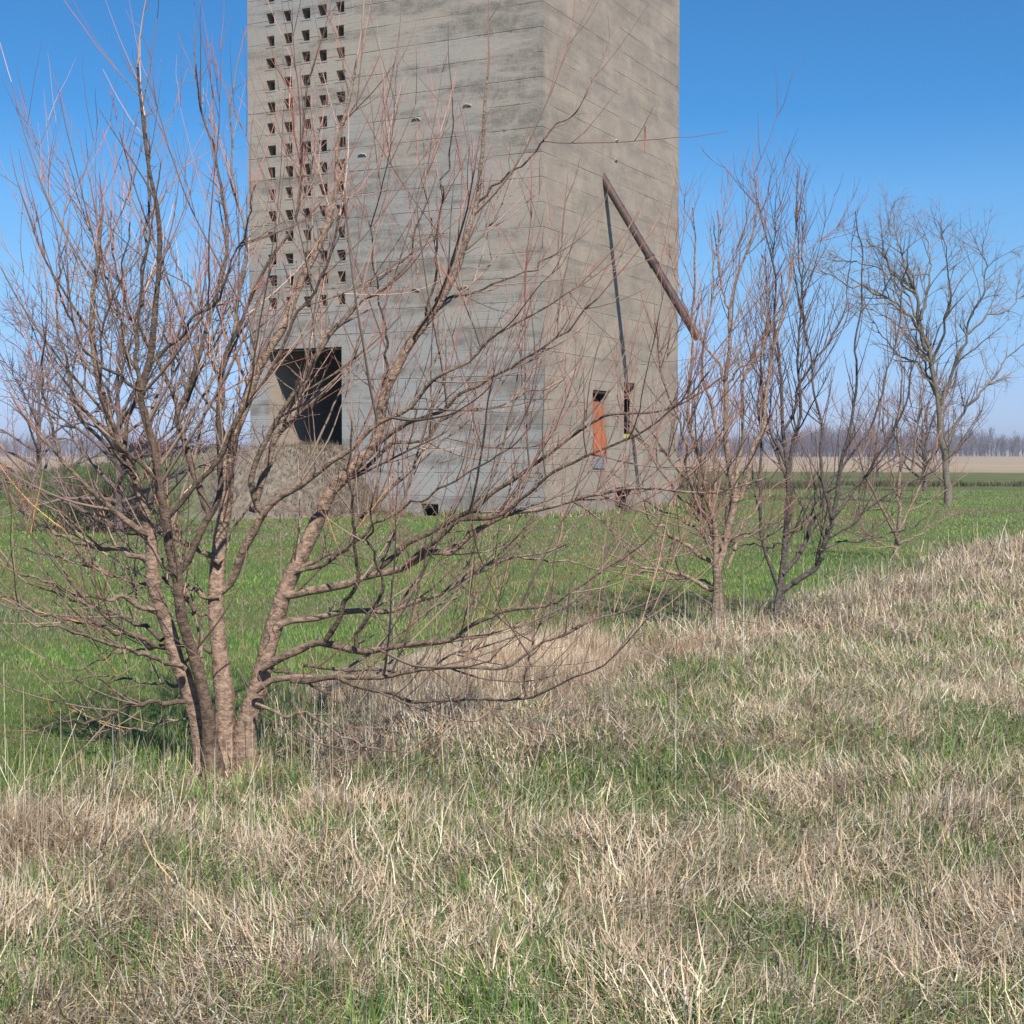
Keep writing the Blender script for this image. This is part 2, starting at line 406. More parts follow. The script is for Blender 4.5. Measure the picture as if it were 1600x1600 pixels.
# doorway lintel of old timber
mb = MB(); box(mb, du0-.02, du1+.03, .03, .20, dz1-.075, dz1-.004); mb.build('lintel', M_DARK, tower, bevel=.01)
# slots: rusty plate, galvanised chute end, timber head
z0, z1 = rh[0][2], rh[0][3]
mb = MB(); w = s1-s0
prof = [(0, z0+.10), (.80, z0+.16), (.86, z0+.55), (.66, z0+.95), (.64, z1-.35), (.5, z1-.33), (.28, z1-.30), (0, z1-.31)]
front = [pt(.03, s0+.004+w*min(a*1.12, .97), z) for a, z in prof]; back = [pt(.06, s0+.004+w*min(a*1.12, .97), z) for a, z in prof]
n = len(mb.v); mb.v += [tuple(q) for q in front+back]; k = len(prof)
mb.f.append(tuple(n+i for i in range(k))); mb.f.append(tuple(n+k+i for i in reversed(range(k))))
for i in range(k): mb.f.append((n+i, n+k+i, n+k+(i+1)%k, n+(i+1)%k))
mb.build('rusty_plate', M_RUST, tower)
mb = MB()
pk = [(0, z0-.16), (.72, z0-.18), (.8, z0+.08), (.42, z0+.20), (0, z0+.06)]
n = len(mb.v); fr_ = [pt(-.03, s0+.01+w*a, z) for a, z in pk]; bk_ = [pt(-.004, s0+.01+w*a, z) for a, z in pk]
mb.v += [tuple(q) for q in fr_+bk_]; k = len(pk)
mb.f.append(tuple(n+i for i in range(k))); mb.f.append(tuple(n+k+i for i in reversed(range(k))))
for i in range(k): mb.f.append((n+i, n+k+i, n+k+(i+1)%k, n+(i+1)%k))
mb.build('metal_flap', M_GALV, tower)
mb = MB(); box(mb, .02, .16, s0-.0, s1+.0, z1-.09, z1-.004); mb.build('slot_head', M_DARK, tower, bevel=.008)
mb = MB(); box(mb, .02, .18, s2, s3, rh[1][3]-.10, rh[1][3]-.004)
mb.build('slot_head', M_DARK, tower, bevel=.008)
a, z = rs(974, 678); a2, z2 = rs(986, 685)
mb = MB(); box(mb, -.014, -.003, a, a2, z2, z); mb.build('yellow_plate', M_YEL, tower)
mb = MB(); box(mb, -.075, -.003, s4-.12, s5+.12, rh[2][3]+.01, rh[2][3]+.13); mb.build('slot_head', M_CONC, tower, bevel=.015)
# rusty reinforcing rod on the upper wall
a, z = rs(1007, 197); _, zb = rs(1007, 237)
mb = MB(); mb.tube([pt(-.02, a, zb), pt(-.03, a+.01, (z+zb)/2), pt(-.02, a, z)], [.013]*3, 8); mb.build('steel_rod', M_RUST, tower, smooth=True)
# spout pipe: leaves the wall high up and slants out and down
sa, za = rs(944, 279); A = pt(.12, sa, za+.15)
d = ray(1091, 529); o = np.array([0, 0, EYE])
# end lies in the vertical plane through A along the wall normal
pn = uR; k = np.dot(pt(0, sa, 0) - o, pn) / np.dot(d, pn); B = o + d*k
sp_o = None
dirp = (B - A) / np.linalg.norm(B-A); LP = np.linalg.norm(B-A)
mb = MB(); k = 24; R0 = .108
mb.tube([A, A+dirp*LP*.535], [R0, R0], k, cap=False)
mb.tube([A+dirp*(LP*.545), B], [R0*1.03, R0*1.03], k, cap=False)
mb.tube([B, B-dirp*.5], [R0*.86, R0*.86], k, cap=False)
ed = MB(); ed.tube([B, B+dirp*.001], [R0*1.03, R0*.86], k, cap=False); mb.v and None
n = len(mb.v); mb.v += ed.v; mb.f += [tuple(n+i for i in f) for f in ed.f]
pipe = mb.build('spout_pipe', M_PIPE, tower, smooth=True); pipe['label'] = 'rusty brown spout pipe slanting down from the right face'
mb = MB(); q0 = A+dirp*LP*.50; mb.tube([q0, q0+dirp*.02, q0+dirp*.36, q0+dirp*.38], [R0*1.02, R0*1.17, R0*1.17, R0*1.02], k)
for dd in (.07, .31):
    mb.tube([q0+dirp*dd, q0+dirp*(dd+.03)], [R0*1.27]*2, k)
cp_ = mb.build('coupling', M_PIPE, pipe, smooth=True); cp_.location = (0, 0, 0)
mb = MB(); q0 = A+dirp*LP*.87; mb.tube([q0, q0+dirp*.05], [R0*1.22]*2, k)
cp2 = mb.build('pipe_band', M_PIPE, pipe, smooth=True); cp2.location = (0, 0, 0)

# ------------------------------------------------------------ earth ramp up to the doorway
um = (du0+du1)/2
path = [pt(um, -.2, 0)[:2], pt(um+.6, -1.1, 0)[:2], pt(um+2.6, -1.5, 0)[:2], np.array([-13., 46.]), np.array([-22., 58.]), np.array([-42., 82.])]
ph = [dz0-.02, dz0-.05, dz0-.30, 1.15, .65, .25]; hw = [1.25, 1.15, 1.3, 1.7, 2.2, 3.]
def ramp_h(x, y):
    best = np.full(np.shape(x), -9.)
    crest = np.zeros(np.shape(x))
    for i in range(len(path)-1):
        a, b = path[i], path[i+1]; ab = b-a
        t = np.clip(((x-a[0])*ab[0]+(y-a[1])*ab[1])/(ab@ab), 0, 1)
        dd = np.hypot(x-a[0]-ab[0]*t, y-a[1]-ab[1]*t)
        w = hw[i]+(hw[i+1]-hw[i])*t; H = ph[i]+(ph[i+1]-ph[i])*t
        dd = dd + (fbm(x*.7, y*.7, 21)-.5)*.5
        sl = .65 + H*.5
        h = H*(1-smooth(0, sl, dd-w)) - .12*smooth(sl*.7, sl*1.2, dd-w)
        c = 1-smooth(-.2, .4, dd-w)
        crest = np.where(h > best, c, crest); best = np.maximum(best, h)
    return best, crest
def ramp_z(x, y):
    h, c = ramp_h(x, y)
    return ground(x, y) + h + (fbm(x*2, y*2, 33)-.5)*.12*smooth(.05, .6, h) - .02
xs = np.arange(-48, -.5, .16); ys = np.arange(34, 90, .16)
X, Y2 = np.meshgrid(xs, ys); H, CR = ramp_h(X, Y2)
# keep it out of the tower
pu_ = (X-C0[0])*uL[0]+(Y2-C0[1])*uL[1]; ps_ = (X-C0[0])*uR[0]+(Y2-C0[1])*uR[1]
inside = (pu_ > -.2) & (pu_ < UW-.2) & (ps_ > .28)
Z2 = ramp_z(X, Y2); nx, ny = len(xs), len(ys); idx = np.arange(nx*ny).reshape(ny, nx)
keep = (H > -.11) & ~inside
kq = keep[:-1, :-1] & keep[:-1, 1:] & keep[1:, 1:] & keep[1:, :-1]
Q = np.stack([idx[:-1, :-1], idx[:-1, 1:], idx[1:, 1:], idx[1:, :-1]], -1)[kq]
used = np.unique(Q); rem = np.full(nx*ny, -1); rem[used] = np.arange(len(used))
V = np.stack([X, Y2, Z2], -1).reshape(-1, 3)[used]; Q = rem[Q]
def ramp_cols(x, y, cr):
    gn = fbm(x*.6, y*.6, 41); leftness = smooth(-7.2, -9.0, x)
    dirt = np.array([.23, .18, .13]); br = np.array([.15, .125, .10]); gr = np.array([.075, .115, .03])
    g = smooth(.35, .55, gn)*leftness*(1-cr*.9)
    side = br[None]*(.75+.6*fbm(x*3, y*3, 44)[:, None])
    c = side*(1-cr[:, None]) + dirt*cr[:, None]
    return c*(1-g[:, None]) + gr*g[:, None]
rc = ramp_cols(V[:, 0], V[:, 1], CR.reshape(-1)[used])
ro = link('earth_ramp', np_mesh('earth_ramp', V, Q, rc, smooth=True), tinted('ramp_earth', 1, 0, 6, .45, .06))
tag(ro, kind='structure')

# ------------------------------------------------------------ blades
def blades(base, L, w, az, lean, curl, col, segs=2, tipw=.15):
    """strips: base (n,3); lean = start angle from vertical, curl = extra angle per segment"""
    n = len(base); lv = segs+1
    wd = rng.uniform(0, 2*np.pi, n)
    facing = az + np.pi/2 + rng.normal(0, .5, n)
    sx, sy = np.cos(facing), np.sin(facing)
    V = np.zeros((n, lv, 2, 3), np.float32); p = base.copy(); ang = lean.copy()
    for i in range(lv):
        ww = w*(1-(1-tipw)*(i/segs)**1.5)*.5
        V[:, i, 0] = p - np.stack([sx*ww, sy*ww, 0*ww], -1); V[:, i, 1] = p + np.stack([sx*ww, sy*ww, 0*ww], -1)
        if i < segs:
            st = L/segs; a_ = np.clip(ang, 0, 1.75)
            p = p + np.stack([np.cos(az)*np.sin(a_)*st, np.sin(az)*np.sin(a_)*st, np.cos(a_)*st], -1)
            ang = ang + curl
    b = (np.arange(n)*lv*2)[:, None]
    fs = [np.concatenate([b+2*i, b+2*i+1, b+2*i+3, b+2*i+2], 1) for i in range(segs)]
    Fq = np.stack(fs, 1).reshape(-1, 4)
    c = np.repeat(col[:, None, :], lv*2, 1).reshape(-1, 3)
    return V.reshape(-1, 3), Fq, c
def join(parts):
    vs, fs, cs = [], [], []; off = 0
    for v, f, c in parts:
        vs.append(v); fs.append(f+off); cs.append(c); off += len(v)
    return np.concatenate(vs), np.concatenate(fs), np.concatenate(cs)
def scatter(n, y0, y1, wide=.42, pad=1.2):
    y = np.exp(rng.uniform(math.log(y0), math.log(y1), n)); x = rng.uniform(-1, 1, n)*(wide*y+pad)
    return x, y
PAL = np.array([1.02, 1.0, .95])*np.array([(.76, .64, .48), (.68, .54, .38), (.58, .46, .34), (.60, .52, .44), (.26, .18, .12), (.84, .77, .64), (.66, .47, .31)])
PALW = np.array([.22, .22, .18, .13, .09, .08, .08])
GR = np.array([1.08, 1.12, .95])*np.array([(.15, .235, .07), (.12, .21, .08), (.19, .27, .08), (.25, .31, .11), (.10, .175, .085)])
def pick(pal, n, wts=None):
    c = pal[rng.choice(len(pal), n, p=None if wts is None else wts/wts.sum())]
    return np.clip(c*rng.uniform(.38, 1.25, (n, 1)), 0, .88)
def foot(x, y): return 1-.84*np.exp(-((x+1.38)/.50)**4-((y-6.65)/.62)**4)
def B0(x, y, dz=-.01): return np.stack([x, y, ground(x, y)+dz], -1)
greenmap = lambda x, y: .45*fbm(x*.6+3, y*.6, 55, 3)+.55*fbm(x*2.3+3, y*2.3, 56, 3)
parts = []
# 1. flattened thatch
n = 470000; x, y = scatter(n, 3.3, 27); d = Dline(x, y) + (fbm(x*.9, y*.9, 60)-.5)*1.1
k = d > rng.uniform(-.12, .25, n); x, y, d = x[k], y[k], d[k]; n = len(x)
g = greenmap(x, y); thin = rng.uniform(0, 1, n) < smooth(.64, .44, g)*.6+.35; x, y, d = x[thin], y[thin], d[thin]; n = len(x)
sc = np.maximum(1, y/9)
tuft_az = fbm(x*1.3, y*1.3, 71)*14; az = tuft_az + rng.normal(0, 1.1, n)
L = rng.gamma(4, .020, n)*np.clip(sc, 1, 1.8)+.03; L = L*foot(x, y)**.4; base = B0(x, y); base[:, 2] += rng.uniform(0, 1, n)**1.3*.15*(.35+fbm(x*2.2, y*2.2, 66))*foot(x, y)
tonal = .72+.55*fbm(x*1.1, y*1.1, 64)[:, None]
c = pick(PAL, n, PALW)*tonal
parts.append(blades(base, L, rng.uniform(.0024, .0062, n)*sc, az, rng.uniform(.5, 1.65, n), rng.normal(.1, .7, n), c))
# 2. tufts of straw: blades fan from shared centres and fall over
m = 6000; tx, ty = scatter(m, 3.4, 24); td = Dline(tx, ty)
k = (td > rng.uniform(-.1, .4, m)) & (rng.uniform(0, 1, m) < smooth(.70, .50, greenmap(tx, ty))+.15); tx, ty = tx[k], ty[k]; m = len(tx)
per = 26; cx = np.repeat(tx, per); cy = np.repeat(ty, per); n = len(cx)
daz = np.repeat(rng.uniform(0, 6.28, m), per) + rng.normal(0, .9, n); off = np.abs(rng.normal(0, .045, n))
x = cx+np.cos(daz)*off*1.4; y = cy+np.sin(daz)*off; sc = np.maximum(1, y/9)
hgt = np.repeat(rng.uniform(.6, 1.25, m), per)
tc = np.repeat(pick(PAL, m, PALW), per, 0)*rng.uniform(.75, 1.2, (n, 1))
parts.append(blades(B0(x, y), rng.uniform(.05, .19, n)*hgt*foot(x, y)**.7, rng.uniform(.0026, .0055, n)*sc, daz, rng.uniform(.2, 1.3, n), rng.uniform(.2, .9, n), tc, segs=3))
# 3. tall standing dead grass along the tree row
def tallmask(x, y): return smooth(-.5, .15, Dline(x, y)+(fbm(x*.8, y*.8, 81)-.5)*.8)*smooth(1.1+y*.03, .35, Dline(x, y)+(fbm(x*.6, y*.6, 82)-.5)*1.2)
n = 130000; x, y = scatter(n, 5.2, 30); k = rng.uniform(0, 1, n) < tallmask(x, y)*(.35+.9*fbm(x*1.2, y*1.2, 83)); x, y = x[k], y[k]; n = len(x)
sc = np.maximum(1, y/10)
az = fbm(x*.9, y*.9, 84)*12+rng.normal(0, 1.0, n)
hh = .55+.75*fbm(x*.7, y*.7, 85)
c = pick(np.vstack([PAL, [(.48, .36, .24), (.52, .39, .25)]]), n)*(.8+.4*fbm(x*.8, y*.8, 86))[:, None]
parts.append(blades(B0(x, y), rng.uniform(.08, .33, n)*hh*foot(x, y), rng.uniform(.0026, .0058, n)*sc, az, np.abs(rng.normal(0, .62, n)), rng.normal(.15, .5, n), c, segs=3))
# 4. lone long stalks, most around the foot of the big tree
n = 520; x = rng.normal(-1.7, 1.0, n); y = rng.normal(6.75, .55, n); k = (Dline(x, y) > -.25) & (y > 5.2) & (x > -4)
x2, y2 = scatter(1400, 6, 26); k2 = (Dline(x2, y2) > -.8) & (Dline(x2, y2) < 1.4)
x = np.concatenate([x[k], x2[k2]]); y = np.concatenate([y[k], y2[k2]]); n = len(x)
parts.append(blades(B0(x, y), rng.uniform(.25, .72, n)*foot(x, y)**.5, rng.uniform(.0022, .0040, n)*np.maximum(1, y/9), rng.uniform(0, 6.28, n), np.abs(rng.normal(0, .5, n)), rng.normal(0, .15, n), pick(PAL[[0, 1, 5]], n), segs=3, tipw=.4))
# the pale fluffy mound right of the big tree
def clump(n, cx, cy, rx, ry, h, pal):
    a = rng.uniform(0, 6.28, n); q = np.sqrt(rng.uniform(0, 1, n)); x = cx+np.cos(a)*q*rx; y = cy+np.sin(a)*q*ry
    hh = h*(1-.6*q)*rng.uniform(.6, 1.15, n)
    az = fbm(x*2, y*2, 87)*12+rng.normal(0, .9, n)
    hh = hh*foot(x, y)
    return blades(B0(x, y), hh, rng.uniform(.0035, .0070, n), az, np.abs(rng.normal(0, .45, n)), rng.normal(.25, .4, n), pick(pal, n), segs=3)
ORG = np.array([(.84, .66, .46), (.74, .56, .39), (.86, .74, .57), (.50, .36, .25)])
parts.append(clump(15000, -.02, 10.1, .75, .62, .44, ORG)); parts.append(clump(8000, .45, 10.7, .45, .45, .46, ORG)); parts.append(clump(6000, -.75, 9.3, .6, .5, .36, ORG)); parts.append(clump(5000, .1, 9.3, .7, .4, .30, ORG)); parts.append(clump(4000, -.5, 8.6, .5, .35, .26, PAL[:4]))
parts.append(clump(1700, -.85, 6.35, .16, .14, .30, ORG)); parts.append(clump(2500, -2.1, 5.9, .35, .3, .32, PAL[:4])); parts.append(clump(2500, 1.9, 6.2, .45, .3, .24, PAL[:6]))
for i in range(46):
    y_ = math.exp(rng.uniform(math.log(4), math.log(13))); x_ = rng.uniform(-.4, .42)*y_
    if Dline(x_, y_) > .5: parts.append(clump(900, x_, y_, rng.uniform(.12, .3), rng.uniform(.1, .25), rng.uniform(.10, .22), PAL[[0, 1, 2, 3, 5]]))
v, f, c = join(parts)
tag(link('dead_grass', np_mesh('dead_grass', v, f, c), M_BLADE), 'bleached straw-coloured dead grass matted over the foreground and standing along the tree row', 'dead grass', kind='stuff')

# 5. green blades growing through the straw
parts = []
m = 24000; tx, ty = scatter(m, 3.4, 24); g = greenmap(tx, ty); td = Dline(tx, ty)
k = (td > -.2) & (rng.uniform(0, 1, m) < smooth(.40, .58, g)*.75+.28) & (rng.uniform(0, 1, m) < 1-.8*tallmask(tx, ty)); tx, ty = tx[k], ty[k]; m = len(tx)
per = 9; x = np.repeat(tx, per)+rng.normal(0, .05, m*per); y = np.repeat(ty, per)+rng.normal(0, .05, m*per); n = len(x); sc = np.maximum(1, y/9)
hh = np.repeat(rng.uniform(.5, 1.15, m), per)
c = np.repeat(GR[rng.integers(0, len(GR), m)], per, 0)*rng.uniform(.75, 1.25, (n, 1))
parts.append(blades(B0(x, y), rng.uniform(.06, .15, n)*hh+.03, rng.uniform(.0036, .0085, n)*sc, rng.uniform(0, 6.28, n), np.abs(rng.normal(.1, .3, n)), rng.uniform(0, .5, n), c, segs=2))
v, f, c = join(parts)
tag(link('green_grass', np_mesh('green_grass', v, f, c), M_BLADE), 'fresh green grass blades sprouting in patches through the dead straw', 'grass', kind='stuff')

# 6. lawn between the tree row and the tower
parts = []
n = 420000; x, y = scatter(n, 5.5, 62); d = Dline(x, y)+(fbm(x*.9, y*.9, 60)-.5)*1.1
k = (d < rng.uniform(-.2, .5, n))
pu_ = (x-C0[0])*uL[0]+(y-C0[1])*uL[1]; ps_ = (x-C0[0])*uR[0]+(y-C0[1])*uR[1]
k &= ~((pu_ > -.05) & (ps_ > -.05) & (pu_ < UW+.05) & (ps_ < RW+.05))
rh_, rcst = ramp_h(x, y); k &= (rh_ < .02)
x, y = x[k], y[k]; n = len(x); sc = np.maximum(1, y/8.5)
big = fbm(x*.33, y*.33, 91, 4); sm = fbm(x*1.6, y*1.6, 92)
c = GR[rng.integers(0, 4, n)]*np.array([1.15, 1.10, 1.0])*rng.uniform(.7, 1.2, (n, 1))*(.66+.75*sm)[:, None]*(.8+.4*fbm(x*.12, y*.12, 93))[:, None]
bp = smooth(.50, .66, fbm(x*.55+9, y*.22, 94, 4))
c = c*(1-bp[:, None]*.45)+np.array([.24, .21, .09])*bp[:, None]*.45
dry = rng.uniform(0, 1, n) < smooth(.40, .60, big)*.55+.10+.25*bp
c[dry] = pick(PAL, int(dry.sum()), PALW)*.52
edge_h = 1+1.4*smooth(-1.6, 0, Dline(x, y))*sm
parts.append(blades(B0(x, y), rng.uniform(.025, .065, n)*(.7+.7*sm)*edge_h, rng.uniform(.0030, .0055, n)*sc, rng.uniform(0, 6.28, n), np.abs(rng.normal(.25, .35, n)), rng.uniform(0, .5, n), c, segs=2))
# longer weeds at the foot of the tower walls
n = 9000; t = rng.uniform(0, 1, n); side = rng.uniform(0, 1, n) < .5
u_ = np.where(side, t*UW, -np.abs(rng.normal(.06, .12, n))-.06); s_ = np.where(side, -np.abs(rng.normal(.06, .12, n))-.06, t*RW)
x = C0[0]+uL[0]*u_+uR[0]*s_; y = C0[1]+uL[1]*u_+uR[1]*s_
k = ~((side & (u_ > bh[1]-.15) & (u_ < bh[0]+.15)) | (~side & (s_ > s4-.15) & (s_ < s5+.15))) if bh[0] > bh[1] else ~((side & (u_ > bh[0]-.15) & (u_ < bh[1]+.15)) | (~side & (s_ > s4-.15) & (s_ < s5+.15)))
x = x[k]; y = y[k]; n = len(x)
c = np.where(rng.uniform(0, 1, (n, 1)) < .55, pick(GR, n), pick(PAL, n))
parts.append(blades(B0(x, y), rng.uniform(.08, .30, n)*(.3+fbm(x*1.5, y*1.5, 95)), rng.uniform(.012, .022, n), rng.uniform(0, 6.28, n), np.abs(rng.normal(.2, .3, n)), rng.uniform(0, .5, n), c))
v, f, c = join(parts)
tag(link('lawn', np_mesh('lawn', v, f, c), M_BLADE), 'short green lawn with brown patches spreading from the tree row to the tower', 'lawn', kind='stuff')
# 7. dry growth on the ramp, dark weeds at the far edge of the grass
n = 60000; t = rng.uniform(0, 1, n)**1.8; x = -3 - 20*t + rng.normal(0, 1, n); y = 36.5 + 16*t + rng.normal(0, 1.8, n)
h, cr = ramp_h(x, y); pu_ = (x-C0[0])*uL[0]+(y-C0[1])*uL[1]; ps_ = (x-C0[0])*uR[0]+(y-C0[1])*uR[1]
k = (h > .03) & (rng.uniform(0, 1, n) > cr*.85) & ~((pu_ > -.05) & (pu_ < UW+.05) & (ps_ > -.05)); x, y, cr = x[k], y[k], cr[k]; n = len(x)
base = np.stack([x, y, ramp_z(x, y)-.02], -1)
gsel = (rng.uniform(0, 1, n) < smooth(-7.0, -9.2, x)*.75+.06)[:, None]
c = np.where(gsel, pick(GR, n), pick(np.array([(.26, .20, .15), (.20, .155, .115), (.32, .26, .19), (.14, .10, .07)]), n))
p1 = blades(base, rng.uniform(.06, .2, n), rng.uniform(.010, .020, n), rng.uniform(0, 6.28, n), np.abs(rng.normal(.5, .45, n)), rng.normal(0, .4, n), c)
tag(link('ramp_weeds', np_mesh('ramp_weeds', *p1), M_BLADE), 'dry brown weeds and grass covering the sides of the earth ramp', 'weeds', kind='stuff')
n = 26000; x = rng.uniform(5, 62, n); y = 70+rng.normal(0, 2.4, n)+(fbm(x*.1, x*0, 97)-.5)*10
k = fbm(x*.25, y*.25, 98) > .42; x, y = x[k], y[k]; n = len(x)
c = pick(np.array([(.08, .11, .04), (.10, .14, .05), (.19, .16, .09), (.15, .12, .08)]), n)
p1 = blades(B0(x, y), rng.uniform(.05, .30, n)*(.5+fbm(x*.4, y*.4, 99)), rng.uniform(.03, .055, n), rng.uniform(0, 6.28, n), np.abs(rng.normal(.3, .4, n)), rng.normal(0, .4, n), c)
tag(link('field_edge_weeds', np_mesh('field_edge_weeds', *p1), M_BLADE), 'low band of dark weeds along the far edge of the lawn right of the tower', 'weeds', kind='stuff')

# ------------------------------------------------------------ bare trees
def catmull(p, n):
    p = np.asarray(p, float)
    if len(p) < 3:
        t = np.linspace(0, 1, n)[:, None]; return p[0]*(1-t)+p[-1]*t
    q = np.vstack([2*p[0]-p[1], p, 2*p[-1]-p[-2]]); seg = np.linalg.norm(np.diff(p[:, :3], axis=0), axis=1)
    cum = np.concatenate([[0], np.cumsum(seg)]); out = []
    for s in np.linspace(0, cum[-1], n):
        i = min(int(np.searchsorted(cum, s, 'right'))-1, len(p)-2); t = (s-cum[i])/max(seg[i], 1e-6)
        a, b, c, d = q[i], q[i+1], q[i+2], q[i+3]
        out.append(.5*((2*b)+(-a+c)*t+(2*a-5*b+4*c-d)*t*t+(-a+3*b-3*c+d)*t**3))
    return np.array(out)
def tubes(Pp, Rr, k, cols):
    """Pp (M,N,3), Rr (M,N), cols (M,N,3)"""
    M_, N_ = Rr.shape
    T = np.gradient(Pp, axis=1); T /= np.linalg.norm(T, axis=2, keepdims=True)+1e-9
    d = Pp[:, -1]-Pp[:, 0]; d /= np.linalg.norm(d, axis=1, keepdims=True)+1e-9
    ref = np.where(np.abs(d[:, 2:3]) < .8, np.array([0, 0, 1.]), np.array([1., 0, 0]))
    ref = np.repeat(ref[:, None], N_, 1)
    A = ref-(ref*T).sum(2, keepdims=True)*T; A /= np.linalg.norm(A, axis=2, keepdims=True)+1e-9
    Bv = np.cross(T, A)
    w = np.arange(k)*2*np.pi/k
    ring = (A[:, :, None]*np.cos(w)[None, None, :, None]+Bv[:, :, None]*np.sin(w)[None, None, :, None])*Rr[:, :, None, None]
    V = Pp[:, :, None]+ring
    ix = np.arange(M_*N_*k).reshape(M_, N_, k); nx_ = np.roll(ix, -1, 2)
    Q = np.stack([ix[:, :-1], nx_[:, :-1], nx_[:, 1:], ix[:, 1:]], -1).reshape(-1, 4)
    return V.reshape(-1, 3), Q, np.repeat(cols[:, :, None], k, 2).reshape(-1, 3)
def grow(p0, d0, L, R, n=7, up=.25, wig=.12, rtip=.35):
    M_ = len(p0); out = np.zeros((M_, n, 3)); out[:, 0] = p0; d = d0.copy(); st = (L/(n-1))[:, None]
    if np.isscalar(up): up = np.full(M_, up)
    for i in range(1, n):
        d = d+rng.normal(0, wig, (M_, 3)); d[:, 2] += up/(n-1)
        d /= np.linalg.norm(d, axis=1, keepdims=True); out[:, i] = out[:, i-1]+d*st
    t = np.linspace(0, 1, n)[None]
    return out, R[:, None]*(1-(1-rtip)*t)
def spawn(Pp, Rr, dens, Lr, ang, rfac=.55, rcap=.006, up=.3, wig=.12, tmin=.15, n=7, upstart=.2, tipext=True, rmin=.0008, lenfall=.5, flat=1.0, rtip=.35):
    seg = np.linalg.norm(np.diff(Pp, axis=1), axis=2); ln = seg.sum(1); M_, N_ = Rr.shape
    cnt = rng.poisson(dens*ln*(1-tmin)); par = np.repeat(np.arange(M_), cnt); t = rng.uniform(tmin, 1, len(par))
    if tipext: par = np.concatenate([par, np.arange(M_)]); t = np.concatenate([t, np.ones(M_)])
    f = t*(N_-1); i = np.minimum(f.astype(int), N_-2); fr = (f-i)[:, None]
    a, b = Pp[par, i], Pp[par, i+1]; p0 = a+(b-a)*fr; T = b-a; T /= np.linalg.norm(T, axis=1, keepdims=True)+1e-9
    r = Rr[par, i]*(1-fr[:, 0])+Rr[par, i+1]*fr[:, 0]
    rd = rng.normal(0, 1, T.shape); rd[:, 2] = rd[:, 2]*flat+upstart*1.5; rd -= (rd*T).sum(1, keepdims=True)*T; rd /= np.linalg.norm(rd, axis=1, keepdims=True)+1e-9
    an = rng.normal(ang, .18, len(par)); 
    if tipext: an[-M_:] *= .2
    d = T*np.cos(an)[:, None]+rd*np.sin(an)[:, None]; d[:, 2] += upstart; d /= np.linalg.norm(d, axis=1, keepdims=True)
    L = rng.uniform(Lr[0], Lr[1], len(par))*(1-lenfall*t); R = np.clip(r*rfac, rmin, rcap)
    if tipext: R[-M_:] = np.minimum(r[-M_:], rcap*1.5)
    return grow(p0, d, L, R, n, up, wig, rtip)
def ramp3(Rr, stops):
    """colour by radius, stops: [(radius, colour)] ascending"""
    rr = np.array([s[0] for s in stops]); cc = np.array([s[1] for s in stops])
    return np.stack([np.interp(Rr, rr, cc[:, i]) for i in range(3)], -1)
def colour(Rr, stops, var=.22, hue=None):
    c = ramp3(Rr, stops); M_ = len(Rr); c = c*rng.uniform(1-var, 1+var, (M_, 1, 1))
    if hue is not None:
        pk = rng.uniform(0, 1, M_) < hue[0]; c[pk] = c[pk]*np.array(hue[1])
    return c
def limb_arrays(limbs, Ybase, n=22, kink=.006, offs=0.0):
    """limbs: (pixel points, Y start, Y end, radius px start, end). Each point gets its own depth and true size."""
    Pp, Rr = [], []
    for pts, y0, y1, r0, r1 in limbs:
        m = len(pts); seg = [0]
        for i in range(1, m): seg.append(seg[-1]+math.hypot(pts[i][0]-pts[i-1][0], pts[i][1]-pts[i-1][1]))
        t = np.array(seg)/seg[-1]; Y = Ybase + y0+(y1-y0)*t**1.15
        p3 = np.array([P(pts[i][0], pts[i][1], Y[i]) for i in range(m)]); c = catmull(p3, n)
        tt = np.linspace(0, 1, n); kn = rng.normal(0, kink, (17, 3)); kn[0] = 0
        noise = np.stack([np.interp(tt*16, np.arange(17), kn[:, j]) for j in range(3)], -1); c = c+noise+rng.normal(0, kink*.12, (n, 3))
        Pp.append(c); Rr.append((r1+(r0-r1)*(1-tt)**(1.12 if r0 > 10 else 1.4))*(1.04 if Ybase < 10 else .95)*Ybase/F*(1+rng.normal(0, .05, n)))
    return np.array(Pp), np.array(Rr)
def flare(Pp, Rr, sel, amount=.55, h=.3):
    for i in sel:
        z = Pp[i, :, 2]-Pp[i, 0, 2]; Rr[i] *= 1+amount*np.clip(1-z/h, 0, 1)**2
def tree_obj(name, base, trunk, crown, label, cat='tree', group=None):
    t = empty(name, base, label, cat, group)
    v, f, c = trunk; link('trunk', np_mesh('trunk', v, f, c, smooth=True), M_BARK, t)
    v, f, c = crown; link('crown', np_mesh('crown', v, f, c, smooth=True), M_TWIG, t)
    return t
BARK1 = [(.0010, (.32, .175, .14)), (.0022, (.27, .18, .14)), (.0040, (.245, .18, .14)), (.009, (.24, .175, .13)), (.03, (.285, .195, .14))]

